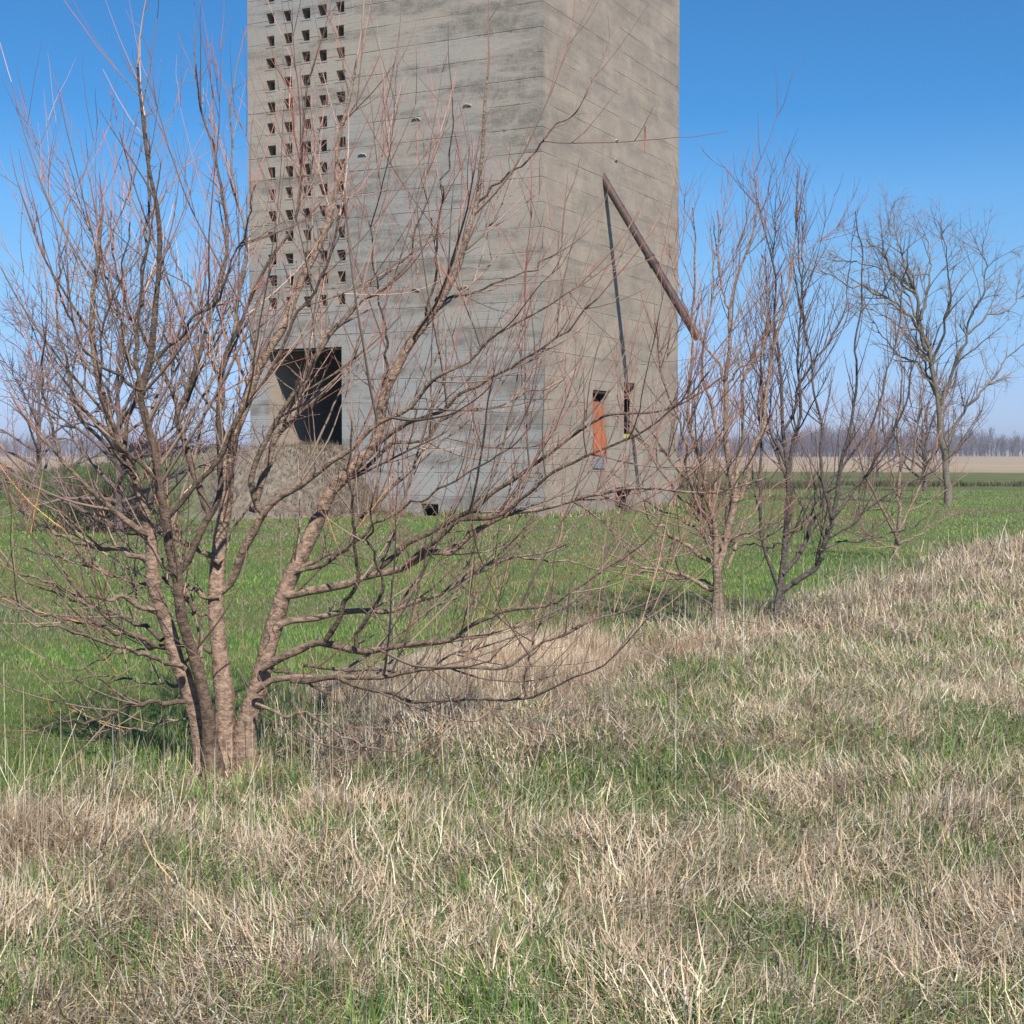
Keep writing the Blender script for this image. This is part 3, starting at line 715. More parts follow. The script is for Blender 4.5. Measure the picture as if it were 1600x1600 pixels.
# ---- the big many-stemmed tree at the left, limbs measured from the photograph
YB = 7.2
L1 = [
 # stems
 ([(328,1236),(320,1180),(307,1128),(294,1069),(276,1025),(266,987),(254,953),(243,919),(235,869),(230,834),(211,748),(194,704),(179,667),(166,640),(150,590),(140,520),(150,430),(158,330)], 0, -.25, 15, 2.2),
 ([(338,1236),(334,1180),(324,1110),(304,1044),(294,1003),(285,950),(280,894),(269,872),(260,841),(254,800),(245,750),(232,695),(225,650),(222,610),(235,565),(244,490),(246,400),(242,335),(232,260),(220,160),(215,110)], -.12, -.45, 11, 1.6),
 ([(350,1240),(347,1144),(351,1081),(347,1044),(344,975),(344,925),(347,878),(347,841),(354,800),(360,750),(362,700),(370,662),(385,620),(400,580),(430,535),(447,505),(472,440),(500,385),(520,310),(532,230),(548,160),(556,90)], .04, .5, 16, 1.8),
 ([(388,1240),(385,1144),(397,1097),(410,1044),(416,1003),(429,969),(441,931),(454,900),(472,862),(491,831),(510,790),(522,765),(537,750),(560,720),(583,690),(600,625),(612,595),(630,557),(647,525),(666,497),(704,435),(722,385),(741,322),(749,297),(756,240),(757,191),(757,120)], .05, .35, 17, 1.6),
 # centre and leaders
 ([(222,610),(214,560),(214,500),(226,430),(232,340),(230,270),(222,180)], -.42, -.2, 3.2, 1.2),
 ([(280,894),(300,870),(311,845),(322,820),(334,800),(345,760),(343,700),(341,660),(345,612),(357,540),(372,510),(390,465),(425,405),(460,350),(467,260),(477,160),(484,90)], -.2, .1, 5.5, 1.4),
 ([(262,808),(284,785),(307,760),(332,730),(353,697),(370,664),(385,635),(410,595),(450,520),(480,470),(512,412),(530,330)], -.33, -.5, 4.2, 1.5),
 ([(330,806),(320,790),(308,755),(295,725),(285,680),(276,650),(290,625),(305,580),(320,525),(327,495),(345,450),(355,360),(345,305),(330,235),(315,160),(308,100)], -.1, .5, 5.5, 1.5),
 ([(276,650),(266,620),(255,580),(236,545),(213,500),(196,470),(180,410),(172,330)], .2, .5, 3.6, 1.2),
 ([(344,925),(363,909),(376,872),(391,841),(410,802),(460,762),(500,727),(542,697),(585,665),(635,642),(682,587),(735,562),(770,530),(840,485),(900,450)], .15, -.6, 6.8, 1.5),
 ([(362,700),(345,672),(338,640),(346,600),(352,560),(366,520),(376,450),(386,380),(365,290),(360,200),(364,130)], .2, .6, 4.6, 1.3),
 ([(410,802),(395,770),(398,730),(420,680),(440,640),(470,590),(500,545),(540,500),(590,455),(635,410),(660,330)], .1, -.3, 5.0, 1.3),
 ([(395,800),(412,740),(430,690),(455,650),(480,600),(492,555),(510,520),(545,487),(575,450),(640,395)], .2, .6, 6.5, 1.4),
 ([(600,625),(602,560),(596,500),(585,430),(580,350)], .25, .0, 2.6, 1.0),
 ([(741,322),(775,290),(830,242),(872,197),(905,175)], .35, .1, 2.2, 1.0),
 ([(666,497),(690,470),(735,455),(780,440),(830,420),(870,395)], .3, .7, 2.4, 1.0),
 ([(666,497),(680,430),(686,340),(700,250),(712,180)], .3, .1, 2.2, 1.0),
 # right hand limbs
 ([(560,720),(620,668),(655,655),(690,640),(730,610),(770,590),(820,560),(880,520),(935,470)], .18, -.3, 4.0, 1.2),
 ([(537,750),(570,735),(610,700),(650,690),(700,650),(750,640),(800,625),(870,600)], .2, .8, 3.6, 1.1),
 ([(441,931),(488,925),(519,916),(550,905),(580,897),(631,883),(662,864),(700,861),(725,842),(762,820),(812,799),(875,786),(930,770),(1000,762),(1100,770),(1190,742)], .1, -.5, 7.0, 1.2),
 ([(575,899),(610,870),(650,840),(700,814),(750,786),(790,760),(850,715),(885,690),(950,650),(1040,640),(1130,585)], .02, -.2, 5.0, 1.2),
 ([(631,883),(680,845),(720,815),(780,805),(850,750),(905,720),(980,690),(1050,640),(1110,575)], -.05, -.7, 4.0, 1.1),
 ([(416,1003),(441,978),(504,962),(560,955),(609,952),(669,936),(750,889),(812,870),(869,855),(894,820),(922,780),(960,730)], .08, .7, 5.5, 1.1),
 ([(812,870),(870,875),(930,888),(1000,880),(1060,870)], .5, .9, 1.9, .9),
 ([(410,1044),(441,1028),(469,1016),(500,1003),(525,1008),(556,1014),(594,1014),(647,1005),(703,1002),(725,989),(769,967),(794,952),(862,942),(906,911),(969,874),(1020,840)], .0, -.8, 7.0, 1.2),
 ([(508,1002),(530,968),(544,936),(559,892),(554,850),(551,790),(545,730),(550,660)], -.15, -.5, 4.2, 1.2),
 ([(556,1012),(565,980),(590,945),(598,905),(585,870),(580,820),(585,760)], -.2, -.7, 3.6, 1.1),
 ([(400,1080),(430,1062),(454,1059),(500,1061),(550,1058),(609,1055),(675,1045),(781,1042),(812,1030),(875,992),(937,967),(1000,949),(1050,925)], -.05, -.7, 5.2, 1.1),
 ([(454,1063),(510,1064),(560,1075),(619,1089),(687,1095),(812,1089),(840,1086),(890,1061),(937,1045),(965,1028)], -.12, -1.1, 4.0, 1.0),
 ([(824,1088),(822,1050),(835,1010),(845,960),(860,930)], -.85, -1.0, 1.8, .9),
 ([(400,1100),(440,1115),(490,1122),(540,1150),(580,1168),(640,1180)], -.05, -.6, 3.0, .9),
 ([(420,1040),(470,1060),(520,1090),(545,1130),(560,1170),(545,1200)], 0, -.5, 2.6, .9),
 ([(475,1040),(560,1050),(650,1050),(700,1030),(790,1000),(860,965),(910,935)], .2, .9, 3.0, .9),
 ([(450,905),(500,870),(540,850),(570,800),(610,770),(650,730),(690,690),(730,660)], .1, .5, 4.0, 1.1),
 ([(458,895),(510,880),(560,840),(620,800),(680,765),(740,735),(800,705)], .1, -.6, 3.6, 1.1),
 # left hand limbs
 ([(234,877),(205,868),(190,862),(160,856),(120,846),(80,825),(30,800)], -.1, .3, 4.6, 1.5),
 ([(244,957),(216,947),(190,934),(160,933),(110,926),(60,905),(10,890)], -.1, -.5, 4.4, 1.4),
 ([(254,1000),(222,978),(197,966),(160,953),(110,935),(50,915)], -.1, .5, 4.0, 1.3),
 ([(260,1012),(222,1000),(185,988),(160,980),(120,970),(60,960),(0,930)], -.05, -.6, 4.4, 1.3),
 ([(290,1045),(270,1040),(232,1025),(200,1012),(160,1003),(110,985),(60,980)], -.15, -.9, 4.4, 1.3),
 ([(288,1095),(262,1093),(240,1097),(210,1104),(190,1110),(160,1122),(120,1130),(80,1120)], -.1, -.5, 4.2, 1.4),
 ([(345,880),(335,868),(316,862),(290,850),(270,843),(240,825),(200,800),(170,790)], .1, .6, 4.8, 1.4),
 ([(342,932),(322,927),(291,921),(247,909),(200,906),(160,897),(120,880),(60,860)], .1, .2, 3.6, 1.2),
 ([(230,834),(220,828),(190,808),(160,778),(120,745),(90,700),(70,630),(60,550)], -.15, -.4, 5.2, 1.4),
 ([(305,955),(290,935),(270,900),(235,855),(205,835),(165,825)], -.1, .4, 3.4, 1.1),
 ([(325,960),(305,955),(290,925),(285,900)], -.05, -.15, 3.2, 1.4),
 ([(345,1020),(325,1015),(280,1008),(230,1012),(180,1020),(130,1040)], .1, .5, 2.8, 1.0),
 ([(285,1068),(240,1068),(200,1062),(160,1057),(110,1060)], .0, .5, 2.8, 1.0),
 ([(300,1118),(250,1130),(210,1140),(165,1147),(130,1160)], .0, .3, 2.2, .9),
 ([(194,704),(205,650),(213,600),(200,540),(180,470),(160,400),(150,330)], -.2, .1, 3.6, 1.1),
 ([(211,748),(190,720),(160,690),(120,640),(100,560),(90,470),(96,380)], -.2, .3, 3.6, 1.2),
 ([(245,750),(215,720),(180,690),(165,640),(158,560),(163,500),(190,440),(205,350)], -.3, -.6, 2.8, 1.0),
 ([(222,610),(200,600),(180,578),(160,570),(120,520),(90,440)], -.42, -.6, 2.8, 1.0),
 ([(246,560),(262,540),(290,520),(297,500),(330,470),(360,420),(385,350),(400,290)], -.35, -.7, 2.8, 1.0),
 ([(346,600),(330,560),(310,500),(285,430),(260,370)], .3, .5, 2.2, 1.0),
 ([(500,385),(470,330),(478,300),(490,240),(500,200)], .4, .7, 2.0, 1.0),
]
pp, rr = limb_arrays(L1, YB, n=40, kink=.010); flare(pp, rr, [0, 1, 2, 3], .9, .5)
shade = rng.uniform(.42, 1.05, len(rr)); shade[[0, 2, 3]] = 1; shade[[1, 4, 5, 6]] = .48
# trunk: knobbly
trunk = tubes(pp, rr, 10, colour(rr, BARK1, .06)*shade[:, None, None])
thin = rr < .022
a0, r0 = spawn(pp[:, 4:], rr[:, 4:], 2.1, (.5, 1.6), .8, .55, .0085, up=.45, wig=.045, tmin=.05, n=12, upstart=.12, tipext=False, rmin=.0035)
a1, r1 = spawn(pp, np.where(thin, rr, rr*.5), 6.2, (.2, 1.0), .55, .6, .0044, up=.5, wig=.045, tmin=.22, n=9, upstart=.25, rmin=.0021)
b1, s1 = spawn(a0, r0, 4.6, (.2, .9), .55, .6, .0036, up=.45, wig=.045, tmin=.15, n=9, upstart=.25, rmin=.0020)
a1 = np.concatenate([a1, b1]); r1 = np.concatenate([r1, s1])
k = ~((a1[:, -1, 0] > .75) & (a1[:, -1, 2] > 2.75)); a1, r1 = a1[k], r1[k]      # no stray shoots beyond the crown's right edge
a2, r2 = spawn(a1, r1, 3.6, (.10, .60), .55, .7, .0026, up=.3, wig=.05, tmin=.1, n=6, upstart=.15, tipext=False, rmin=.0015)
a3, r3 = spawn(pp, rr, 27.0, (.03, .28), 1.1, .25, .0027, up=.1, wig=.18, tmin=.12, n=4, upstart=.1, tipext=False, rmin=.0014)
a4, r4 = spawn(a1, r1, 9.0, (.012, .06), 1.0, .6, .0016, up=.1, wig=.1, tmin=.1, n=3, upstart=.1, tipext=False)
a5, r5 = spawn(a2, r2, 8.0, (.01, .035), .9, .6, .0011, up=.1, wig=.1, tmin=.1, n=3, upstart=.1, tipext=False)
def mixhue(c, pts):
    M_ = len(c); u = rng.uniform(0, 1, M_); hi = smooth(1.2, 2.2, pts[:, 0, 2])
    red = u < .10+.26*hi; c[red] *= np.array([1.2, .82, .80]); pale = (u > .78); c[pale] *= np.array([1.6, 1.6, 1.55])
    och = (u > .74) & (u < .78) & (hi < .5); c[och] *= np.array([1.9, 1.55, .7]); return c
crown = join([tubes(a0, r0, 6, colour(r0, BARK1, .35)*.85), tubes(a1, r1, 5, mixhue(colour(r1, BARK1, .5), a1)), tubes(a2, r2, 4, mixhue(colour(r2, BARK1, .5)*.9, a2)), tubes(a3, r3, 4, colour(r3*1.6, BARK1, .25)), tubes(a4, r4, 3, colour(r4*1.5, BARK1)), tubes(a5, r5, 3, colour(r5*1.5, BARK1))])
tree_obj('bare_tree', tuple(P(355, 1236, YB)*[1, 1, 0]), trunk, crown, 'big bare tree with several brown stems spreading in front of the tower at the left')
print('big tree faces', len(trunk[1]), len(crown[1]))

def mid_tree(name, limbs, Y, stops, label, dens=(7.5, 5.0, 9.0), L=((.3, 1.15), (.14, .55), (.04, .2)), rcap=.0055, group=None, up=.6, hue=None, sides=8, base_px=None):
    pp, rr = limb_arrays(limbs, Y, n=30, kink=.015); flare(pp, rr, [0], .35, .3)
    tr = tubes(pp, rr, sides, colour(rr, stops, .12))
    a0, r0 = spawn(pp, rr, 1.3, (.5, 1.5), .75, .55, .010, up=.45, wig=.05, tmin=.12, n=10, upstart=.15, tipext=False, rmin=.0045*Y/13.5)
    q1, t1 = spawn(a0, r0, dens[0], (.2, .8), .6, .6, rcap, up=up*.8, wig=.05, tmin=.15, n=8, upstart=.2, tipext=False, rmin=.0028*Y/13.5)
    a1, r1 = spawn(pp, np.minimum(rr, .02), dens[0], L[0], .62, .6, rcap, up=up*.8, wig=.05, tmin=.18, n=8, upstart=.22, tipext=False, lenfall=.7, rmin=.0028*Y/13.5)
    a1 = np.concatenate([a1, q1]); r1 = np.concatenate([r1, t1])
    a2, r2 = spawn(a1, r1, dens[1], L[1], .6, .7, rcap*.55, up=.35, wig=.06, tmin=.1, n=5, upstart=.2, tipext=False, rmin=.0024*Y/13.5)
    a3, r3 = spawn(pp, rr, dens[2], L[2], 1.1, .3, .0024, up=.1, wig=.15, tmin=.15, n=3, upstart=.1, tipext=False, rmin=.0022*Y/13.5)
    cr = join([tubes(a0, r0, 5, colour(r0, stops, .2)), tubes(a1, r1, 4, colour(r1, stops, .3, hue)), tubes(a2, r2, 3, colour(r2, stops, .3, hue)), tubes(a3, r3, 3, colour(r3*1.5, stops))])
    b = P(*(base_px or limbs[0][0][0]), Y) if False else P(limbs[0][0][0][0], limbs[0][0][0][1], Y)
    return tree_obj(name, (b[0], b[1], 0), tr, cr, label, group=group)
G_ROW = 'young bare trees in the row right of the tower'
BARK2 = [(.002, (.28, .145, .115)), (.003, (.28, .175, .14)), (.006, (.25, .18, .135)), (.012, (.27, .19, .135)), (.03, (.26, .19, .135)), (.07, (.21, .17, .13))]
Y2_ = 13.4
T2 = [
 ([(1124,1000),(1126,950),(1127,905),(1126,885),(1133,868),(1140,822),(1146,785),(1140,755),(1136,725),(1134,685),(1132,640),(1134,600),(1137,545),(1140,495),(1147,462),(1160,407),(1176,362),(1180,300),(1181,270)], 0, .2, 8.5, 1.1),
 ([(1119,1000),(1119,940),(1119,885),(1121,835),(1112,800),(1098,777),(1096,722),(1085,690),(1076,665),(1072,642),(1076,600),(1081,560),(1080,500),(1082,450),(1086,400),(1086,317)], -.1, -.4, 6.5, 1.0),
 ([(1146,785),(1160,778),(1167,755),(1172,725),(1176,697),(1190,670),(1196,620),(1204,560),(1222,500),(1235,440),(1240,380),(1247,310)], .05, .5, 5.0, 1.0),
 ([(1140,800),(1150,770),(1152,735),(1160,700),(1163,650),(1160,600),(1180,560),(1200,520),(1190,460),(1195,400)], .1, .9, 4.0, 1.0),
 ([(1122,850),(1108,820),(1095,800),(1085,770),(1078,740),(1075,700),(1060,660),(1045,620),(1030,570),(1025,500)], -.1, -.9, 3.8, 1.0),
 ([(1112,800),(1115,760),(1113,725),(1122,690),(1112,640),(1100,600),(1097,540),(1110,480),(1120,400),(1125,330)], -.1, .3, 3.6, 1.0),
 ([(1134,600),(1118,565),(1100,540),(1085,515),(1070,480),(1055,430),(1045,380)], .1, .3, 2.4, .9),
 ([(1134,600),(1155,580),(1175,560),(1200,520),(1215,480),(1222,430)], .1, -.3, 2.4, .9),
 ([(1140,495),(1128,450),(1120,400),(1114,340)], .15, .4, 1.8, .8),
 ([(1118,922),(1100,916),(1085,908),(1060,897),(1030,888),(1000,882),(960,868),(925,850)], 0, -.6, 4.2, 1.0),
 ([(1118,915),(1100,908),(1070,905),(1040,905),(1010,895),(980,895)], 0, .6, 2.6, .9),
 ([(1116,880),(1100,870),(1085,860),(1055,840),(1030,822),(1000,800),(960,782),(930,770)], 0, -.5, 4.0, .9),
 ([(1118,862),(1095,838),(1070,815),(1050,805),(1020,790),(990,765),(960,740)], 0, .8, 3.0, .9),
 ([(1136,888),(1146,862),(1153,842),(1163,815),(1180,795),(1205,770),(1230,745)], 0, .5, 3.0, .9),
 ([(1128,855),(1110,815),(1085,790),(1060,775),(1035,740),(1010,700),(985,660),(960,620)], -.05, -.3, 3.4, .9),
 ([(1097,777),(1075,750),(1050,720),(1025,690),(1000,650),(975,600),(950,560)], -.1, .4, 3.0, .9),
 ([(1140,850),(1165,835),(1190,840),(1215,830),(1245,800)], 0, -.6, 2.4, .8),
]
mid_tree('bare_tree', T2, Y2_, BARK2, 'bare young tree with a pale tan forked trunk just right of the tower corner', group=G_ROW)
BARK3 = [(.0014, (.17, .085, .075)), (.003, (.13, .085, .075)), (.006, (.12, .09, .075)), (.012, (.10, .082, .072)), (.03, (.11, .09, .078)), (.07, (.13, .11, .09))]
Y3_ = 14.1
T3 = [
 ([(1213,990),(1214,960),(1219,922),(1225,867),(1227,822),(1231,780),(1232,735),(1228,700),(1225,672),(1222,612),(1216,550),(1210,520),(1209,470),(1206,400),(1190,350),(1180,320)], 0, .1, 6.5, 1.0),
 ([(1222,925),(1238,914),(1252,906),(1268,892),(1280,877),(1287,850),(1295,825),(1300,810)], 0, -.3, 5.2, 3.8),
 ([(1300,810),(1290,785),(1287,760),(1284,735),(1281,700),(1282,665),(1270,600),(1262,540),(1250,470),(1240,400)], -.3, .2, 3.2, .9),
 ([(1300,810),(1304,780),(1309,745),(1312,715),(1322,685),(1335,620),(1336,580),(1338,530),(1345,480),(1350,400),(1338,330)], -.3, -.5, 3.4, .9),
 ([(1300,810),(1320,785),(1350,747),(1377,705),(1405,660),(1420,620),(1430,560),(1440,480)], -.3, -.8, 3.2, .9),
 ([(1224,897),(1247,872),(1265,835),(1278,800),(1290,765),(1310,735),(1340,700),(1365,650),(1380,600),(1400,540),(1410,470)], 0, .6, 3.6, .9),
 ([(1216,920),(1205,893),(1193,868),(1187,845),(1186,820),(1188,785),(1187,740),(1190,690),(1182,620),(1190,560),(1200,480),(1198,400)], 0, .4, 3.2, .9),
 ([(1232,740),(1242,700),(1247,660),(1248,600),(1250,540),(1253,470),(1250,420),(1245,340)], .05, -.3, 3.2, .9),
 ([(1232,735),(1215,700),(1205,670),(1195,640),(1190,600),(1170,550),(1168,500)], .05, -.2, 2.8, .9),
 ([(1225,672),(1240,640),(1250,600),(1275,560),(1300,530),(1320,480),(1325,420)], .08, .4, 2.6, .9),
 ([(1282,860),(1300,850),(1320,843),(1345,845),(1370,840),(1400,832),(1440,815),(1480,780)], -.2, .5, 2.4, .8),
 ([(1229,835),(1250,825),(1262,805),(1280,780),(1310,760),(1345,730)], 0, .8, 2.0, .8),
 ([(1288,845),(1330,820),(1360,790),(1400,765),(1450,740),(1500,700)], -.2, -.4, 2.2, .8),
 ([(1226,850),(1205,855),(1180,850),(1150,850),(1125,858)], 0, .5, 1.8, .8),
 ([(1260,540),(1255,500),(1252,450),(1256,380),(1258,320)], 0, .1, 1.6, .8),
]
mid_tree('bare_tree', T3, Y3_, BARK3, 'bare young tree with dark grey stems curving up, second from the tower', group=G_ROW)
T4 = [
 ([(1403,892),(1404,850),(1405,810),(1406,760),(1407,720),(1404,660),(1410,600),(1405,540),(1412,480)], 0, .3, 4.5, .8),
 ([(1404,850),(1392,820),(1375,790),(1360,760),(1345,720),(1335,660),(1325,600)], 0, -.6, 2.6, .7),
 ([(1405,830),(1420,800),(1435,765),(1455,720),(1470,660),(1480,590)], 0, .5, 2.6, .7),
 ([(1406,790),(1396,750),(1385,700),(1380,640),(1385,570)], .05, .8, 2.2, .7),
 ([(1406,780),(1422,740),(1430,690),(1440,620),(1436,550)], .05, -.6, 2.2, .7),
 ([(1402,860),(1380,850),(1350,835),(1320,820),(1300,800)], 0, .2, 1.8, .6),
 ([(1405,850),(1430,840),(1460,820),(1490,800)], 0, .2, 1.8, .6),
 ([(1404,835),(1385,800),(1350,790),(1320,770)], 0, .9, 1.8, .6),
]
mid_tree('bare_tree', T4, 21.5, BARK2, 'slender reddish bare tree farther along the row, beside the right edge', group=G_ROW, dens=(7, 5, 4), L=((.3, 1.2), (.15, .6), (.05, .2)), rcap=.006)

# ---- old trees farther off, grown by rule
def old_tree(label, x, y, H, spread, stops, lean=0.0, seed=1, name='bare_tree', dens=(1.6, 2.0, 2.6), rmin=.006, up=.35, group=None, nl=12, low=.3, z0=0.0, droop=-.1):
    global rng
    keep_ = rng; rng = np.random.default_rng(seed)
    n = 16; t = np.linspace(0, 1, n); tr = np.zeros((1, n, 3)); tr[0, :, 0] = x+lean*t*H+np.cumsum(rng.normal(0, .012*H/6, n)); tr[0, :, 1] = y+np.cumsum(rng.normal(0, .012*H/6, n)); tr[0, :, 2] = z0-.1+t*H*.72
    R = (.020*H*(1-.8*t))[None]
    tt = np.linspace(low, 1, nl); az = rng.uniform(0, 6.28)+np.arange(nl)*2.4; i = (tt*(n-1)).astype(int)
    p0 = tr[0, i]; el = .35+.75*tt+rng.normal(0, .12, nl)
    d0 = np.stack([np.cos(az)*np.cos(el), np.sin(az)*np.cos(el), np.sin(el)], -1)
    b, rb = grow(p0, d0, spread*(1.05-.45*tt)*rng.uniform(.8, 1.2, nl), R[0, i]*.62, 14, up, .10, .2)
    c_, rc_ = spawn(b, rb, dens[0], (spread*.30, spread*.62), .6, .6, .03*H/6, up=.25, wig=.12, tmin=.25, n=9, upstart=.1, rmin=rmin*1.6)
    d_, rd_ = spawn(c_, rc_, dens[1], (spread*.14, spread*.34), .65, .6, .012*H/6, up=.1, wig=.14, tmin=.15, n=6, upstart=.05, rmin=rmin*1.15)
    e_, re_ = spawn(d_, rd_, dens[2], (spread*.05, spread*.17), .7, .7, .007, up=droop, wig=.16, tmin=.1, n=4, upstart=.02, rmin=rmin)
    trk = join([tubes(tr, R, 10, colour(R, stops, .1)), tubes(b, rb, 7, colour(rb, stops, .12))])
    crw = join([tubes(c_, rc_, 4, colour(rc_, stops, .2)), tubes(d_, rd_, 3, colour(rd_, stops, .25)), tubes(e_, re_, 3, colour(re_, stops, .3))])
    print(label, len(crw[1])); rng = keep_
    return tree_obj(name, (x, y, z0), trk, crw, label, group=group)
BARKF = [(.006, (.24, .18, .155)), (.012, (.19, .15, .125)), (.05, (.145, .13, .10)), (.3, (.15, .135, .11))]
BARKP = [(.004, (.22, .15, .15)), (.012, (.19, .135, .13)), (.05, (.14, .11, .10)), (.3, (.13, .105, .09))]
T5 = [
 ([(1484,815),(1479,740),(1471,680),(1463,620),(1452,560),(1440,500),(1428,450),(1420,425)], 0, 0, 9, 3),
 ([(1449,548),(1440,528),(1428,503),(1410,482),(1392,470),(1375,462),(1347,450),(1320,440),(1300,430),(1285,428)], 0, -2.0, 4.2, 1),
 ([(1463,612),(1440,575),(1425,563),(1410,555),(1390,540),(1375,520),(1360,490)], 0, 1.5, 3.4, .8),
 ([(1420,430),(1416,415),(1412,400),(1405,380),(1395,362),(1388,350)], 0, .6, 2.8, .8),
 ([(1430,457),(1412,440),(1395,425),(1375,390),(1350,374),(1330,368)], 0, -1.0, 3, .8),
 ([(1440,500),(1450,450),(1455,410),(1450,372),(1440,352)], 0, 1.5, 3, .8),
 ([(1466,640),(1490,580),(1510,520),(1530,470),(1540,420),(1530,385)], 0, -1, 4.5, .8),
 ([(1476,700),(1510,640),(1550,590),(1585,550),(1620,530)], 0, 1.5, 3.6, .8),
 ([(1455,570),(1475,520),(1485,460),(1480,400),(1472,360)], 0, -2, 3.6, .8),
 ([(1510,520),(1560,490),(1590,470),(1610,440)], 0, 1, 2.6, .8),
 ([(1442,520),(1425,478),(1400,440),(1370,420),(1340,410),(1315,405)], 0, 2.2, 2.8, .8),
 ([(1462,610),(1430,540),(1395,500),(1370,490),(1340,480)], 0, 2.8, 2.6, .8),
]
pp, rr = limb_arrays(T5, 46, n=24, kink=.06); rr *= .8; flare(pp, rr, [0], .35, .5)
tk = tubes(pp, rr, 8, colour(rr, BARKF, .12))
a1, r1 = spawn(pp, rr, 4.2, (.7, 2.4), .6, .6, .035, up=.25, wig=.11, tmin=.15, n=9, upstart=.1, rmin=.012)
a2, r2 = spawn(a1, r1, 4.0, (.35, 1.3), .65, .7, .014, up=.1, wig=.12, tmin=.12, n=6, upstart=.05, rmin=.008)
a3, r3 = spawn(a2, r2, 4.6, (.15, .6), .7, .8, .008, up=-.15, wig=.14, tmin=.1, n=4, upstart=0, rmin=.0062)
bt = P(1484, 815, 46)
tree_obj('bare_tree', (bt[0], bt[1], 0), tk, join([tubes(a1, r1, 4, colour(r1, BARKF, .2)), tubes(a2, r2, 3, colour(r2, BARKF, .25)), tubes(a3, r3, 3, colour(r3, BARKF, .3))]), 'tall old bare tree with a rounded fine-twigged crown at the right edge')
old_tree('dense purplish-grey bare tree behind the left stems of the big tree', -7.9, 29, 5.2, 2.9, BARKP, seed=5, dens=(4.6, 4.4, 4.6), rmin=.0058, nl=26, low=.12, up=.15)
for i, (px, Yt, H_, sp_, sd_, lab) in enumerate([
    (1445, 62, 5.2, 3.6, 31, 'low bare scrub tree with purplish twigs behind the tall old tree at the right edge'),
    (1370, 96, 4.2, 4.0, 32, 'broad low bare scrub tree far behind the slender reddish tree'),
    (60, 48, 6.2, 3.4, 34, 'bare tree at the far left beyond the dense purplish tree')]):
    old_tree(lab, (px-800)/F*Yt, Yt, H_, sp_, BARKP, seed=sd_, dens=(2.2, 2.2, 2.4), rmin=.012, nl=18, low=.15, up=.2)

# ---- dry shrubs against the tower foot and brush heap at the left
def shrub(label, x, y, z, H, n, stops, spread=.9, name='dry_shrub', r=.006, seed=3, cat='shrub', group=None):
    global rng
    keep_ = rng; rng = np.random.default_rng(seed)
    p0 = np.stack([x+rng.normal(0, .12*spread, n), y+rng.normal(0, .12*spread, n), np.full(n, z-.03)], -1)
    az = rng.uniform(0, 6.28, n); el = rng.uniform(.5, 1.45, n)
    d0 = np.stack([np.cos(az)*np.cos(el), np.sin(az)*np.cos(el), np.sin(el)], -1)
    a, ra = grow(p0, d0, rng.uniform(.6, 1.1, n)*H, np.full(n, r), 8, -.1, .15, .3)
    b, rb = spawn(a, ra, 5, (.2*H, .5*H), .7, .7, r*.7, up=0, wig=.18, n=5, rmin=.003)
    c, rc_ = spawn(b, rb, 5, (.1*H, .25*H), .8, .8, r*.5, up=0, wig=.18, n=4, rmin=.0026)
    v, f, cc = join([tubes(a, ra, 5, colour(ra, stops)), tubes(b, rb, 3, colour(rb, stops)), tubes(c, rc_, 3, colour(rc_, stops))])
    o = bpy.data.objects.new(name, np_mesh(name, v-np.array([x, y, z]), f, cc, smooth=True)); o.data.materials.append(M_TWIG)
    COL.objects.link(o); o.location = (x, y, z); tag(o, label, cat, group); rng = keep_
BARKS = [(.002, (.24, .17, .12)), (.01, (.19, .14, .10))]
GS = 'dry shrubs at the foot of the tower'
for i, (px, Yt, H_, n_, lab) in enumerate([
    (585, 37.3, 1.1, 26, 'dry shrub beside the right end of the earth ramp'),
    (632, 37.0, .9, 24, 'dry shrub just left of the low opening in the tower foot'),
    (722, 36.7, .45, 16, 'low dry shrub right of the low opening in the tower foot'),
    (520, 36.4, .8, 20, 'dry shrub in front of the earth ramp below the doorway'),
    (985, 40.8, .55, 16, 'low dry shrub by the square opening in the right face of the tower')]):
    b = P(px, 800, Yt); zz = float(ground(b[0], b[1]))
    shrub(lab, b[0], b[1], zz, H_, n_, BARKS, seed=60+i, group=GS)
BARKH = [(.002, (.12, .085, .07)), (.01, (.09, .07, .055))]
b = P(165, 780, 30); shrub('dark tangled brush heap under the dense purplish tree', b[0], b[1], float(ground(b[0], b[1])), 1.6, 130, BARKH, spread=5, name='brush_heap', r=.012, seed=77, cat='brush heap')
# two grey dead weed stalks near the big tree
def stalk(label, pts, Y, r, seed):
    p3 = catmull(np.array([P(a, b, Y) for a, b in pts]), 14)[None]; R = np.linspace(r, r*.45, 14)[None]
    a, ra = spawn(p3, R, 7, (.05, .16), .6, .7, r*.6, up=.2, n=4, tmin=.35)
    st = [(.0005, (.33, .29, .27)), (.01, (.30, .27, .26))]
    v, f, c = join([tubes(p3, R, 6, colour(R, st)), tubes(a, ra, 4, colour(ra, st))])
    base = P(pts[0][0], pts[0][1], Y)
    o = bpy.data.objects.new('weed_stalk', np_mesh('weed_stalk', v-base, f, c, smooth=True)); o.data.materials.append(M_TWIG)
    COL.objects.link(o); o.location = tuple(base); tag(o, label, 'weed stalk', 'grey dead weed stalks')
stalk('grey dead weed stalk standing in the straw right of the big tree', [(608,1150),(608,1080),(611,1000),(612,930),(611,860),(618,820)], 8.0, .0055, 1)
stalk('grey dead weed stalk standing left of the foot of the big tree', [(179,1262),(179,1220),(177,1180),(176,1140)], 6.8, .0055, 2)
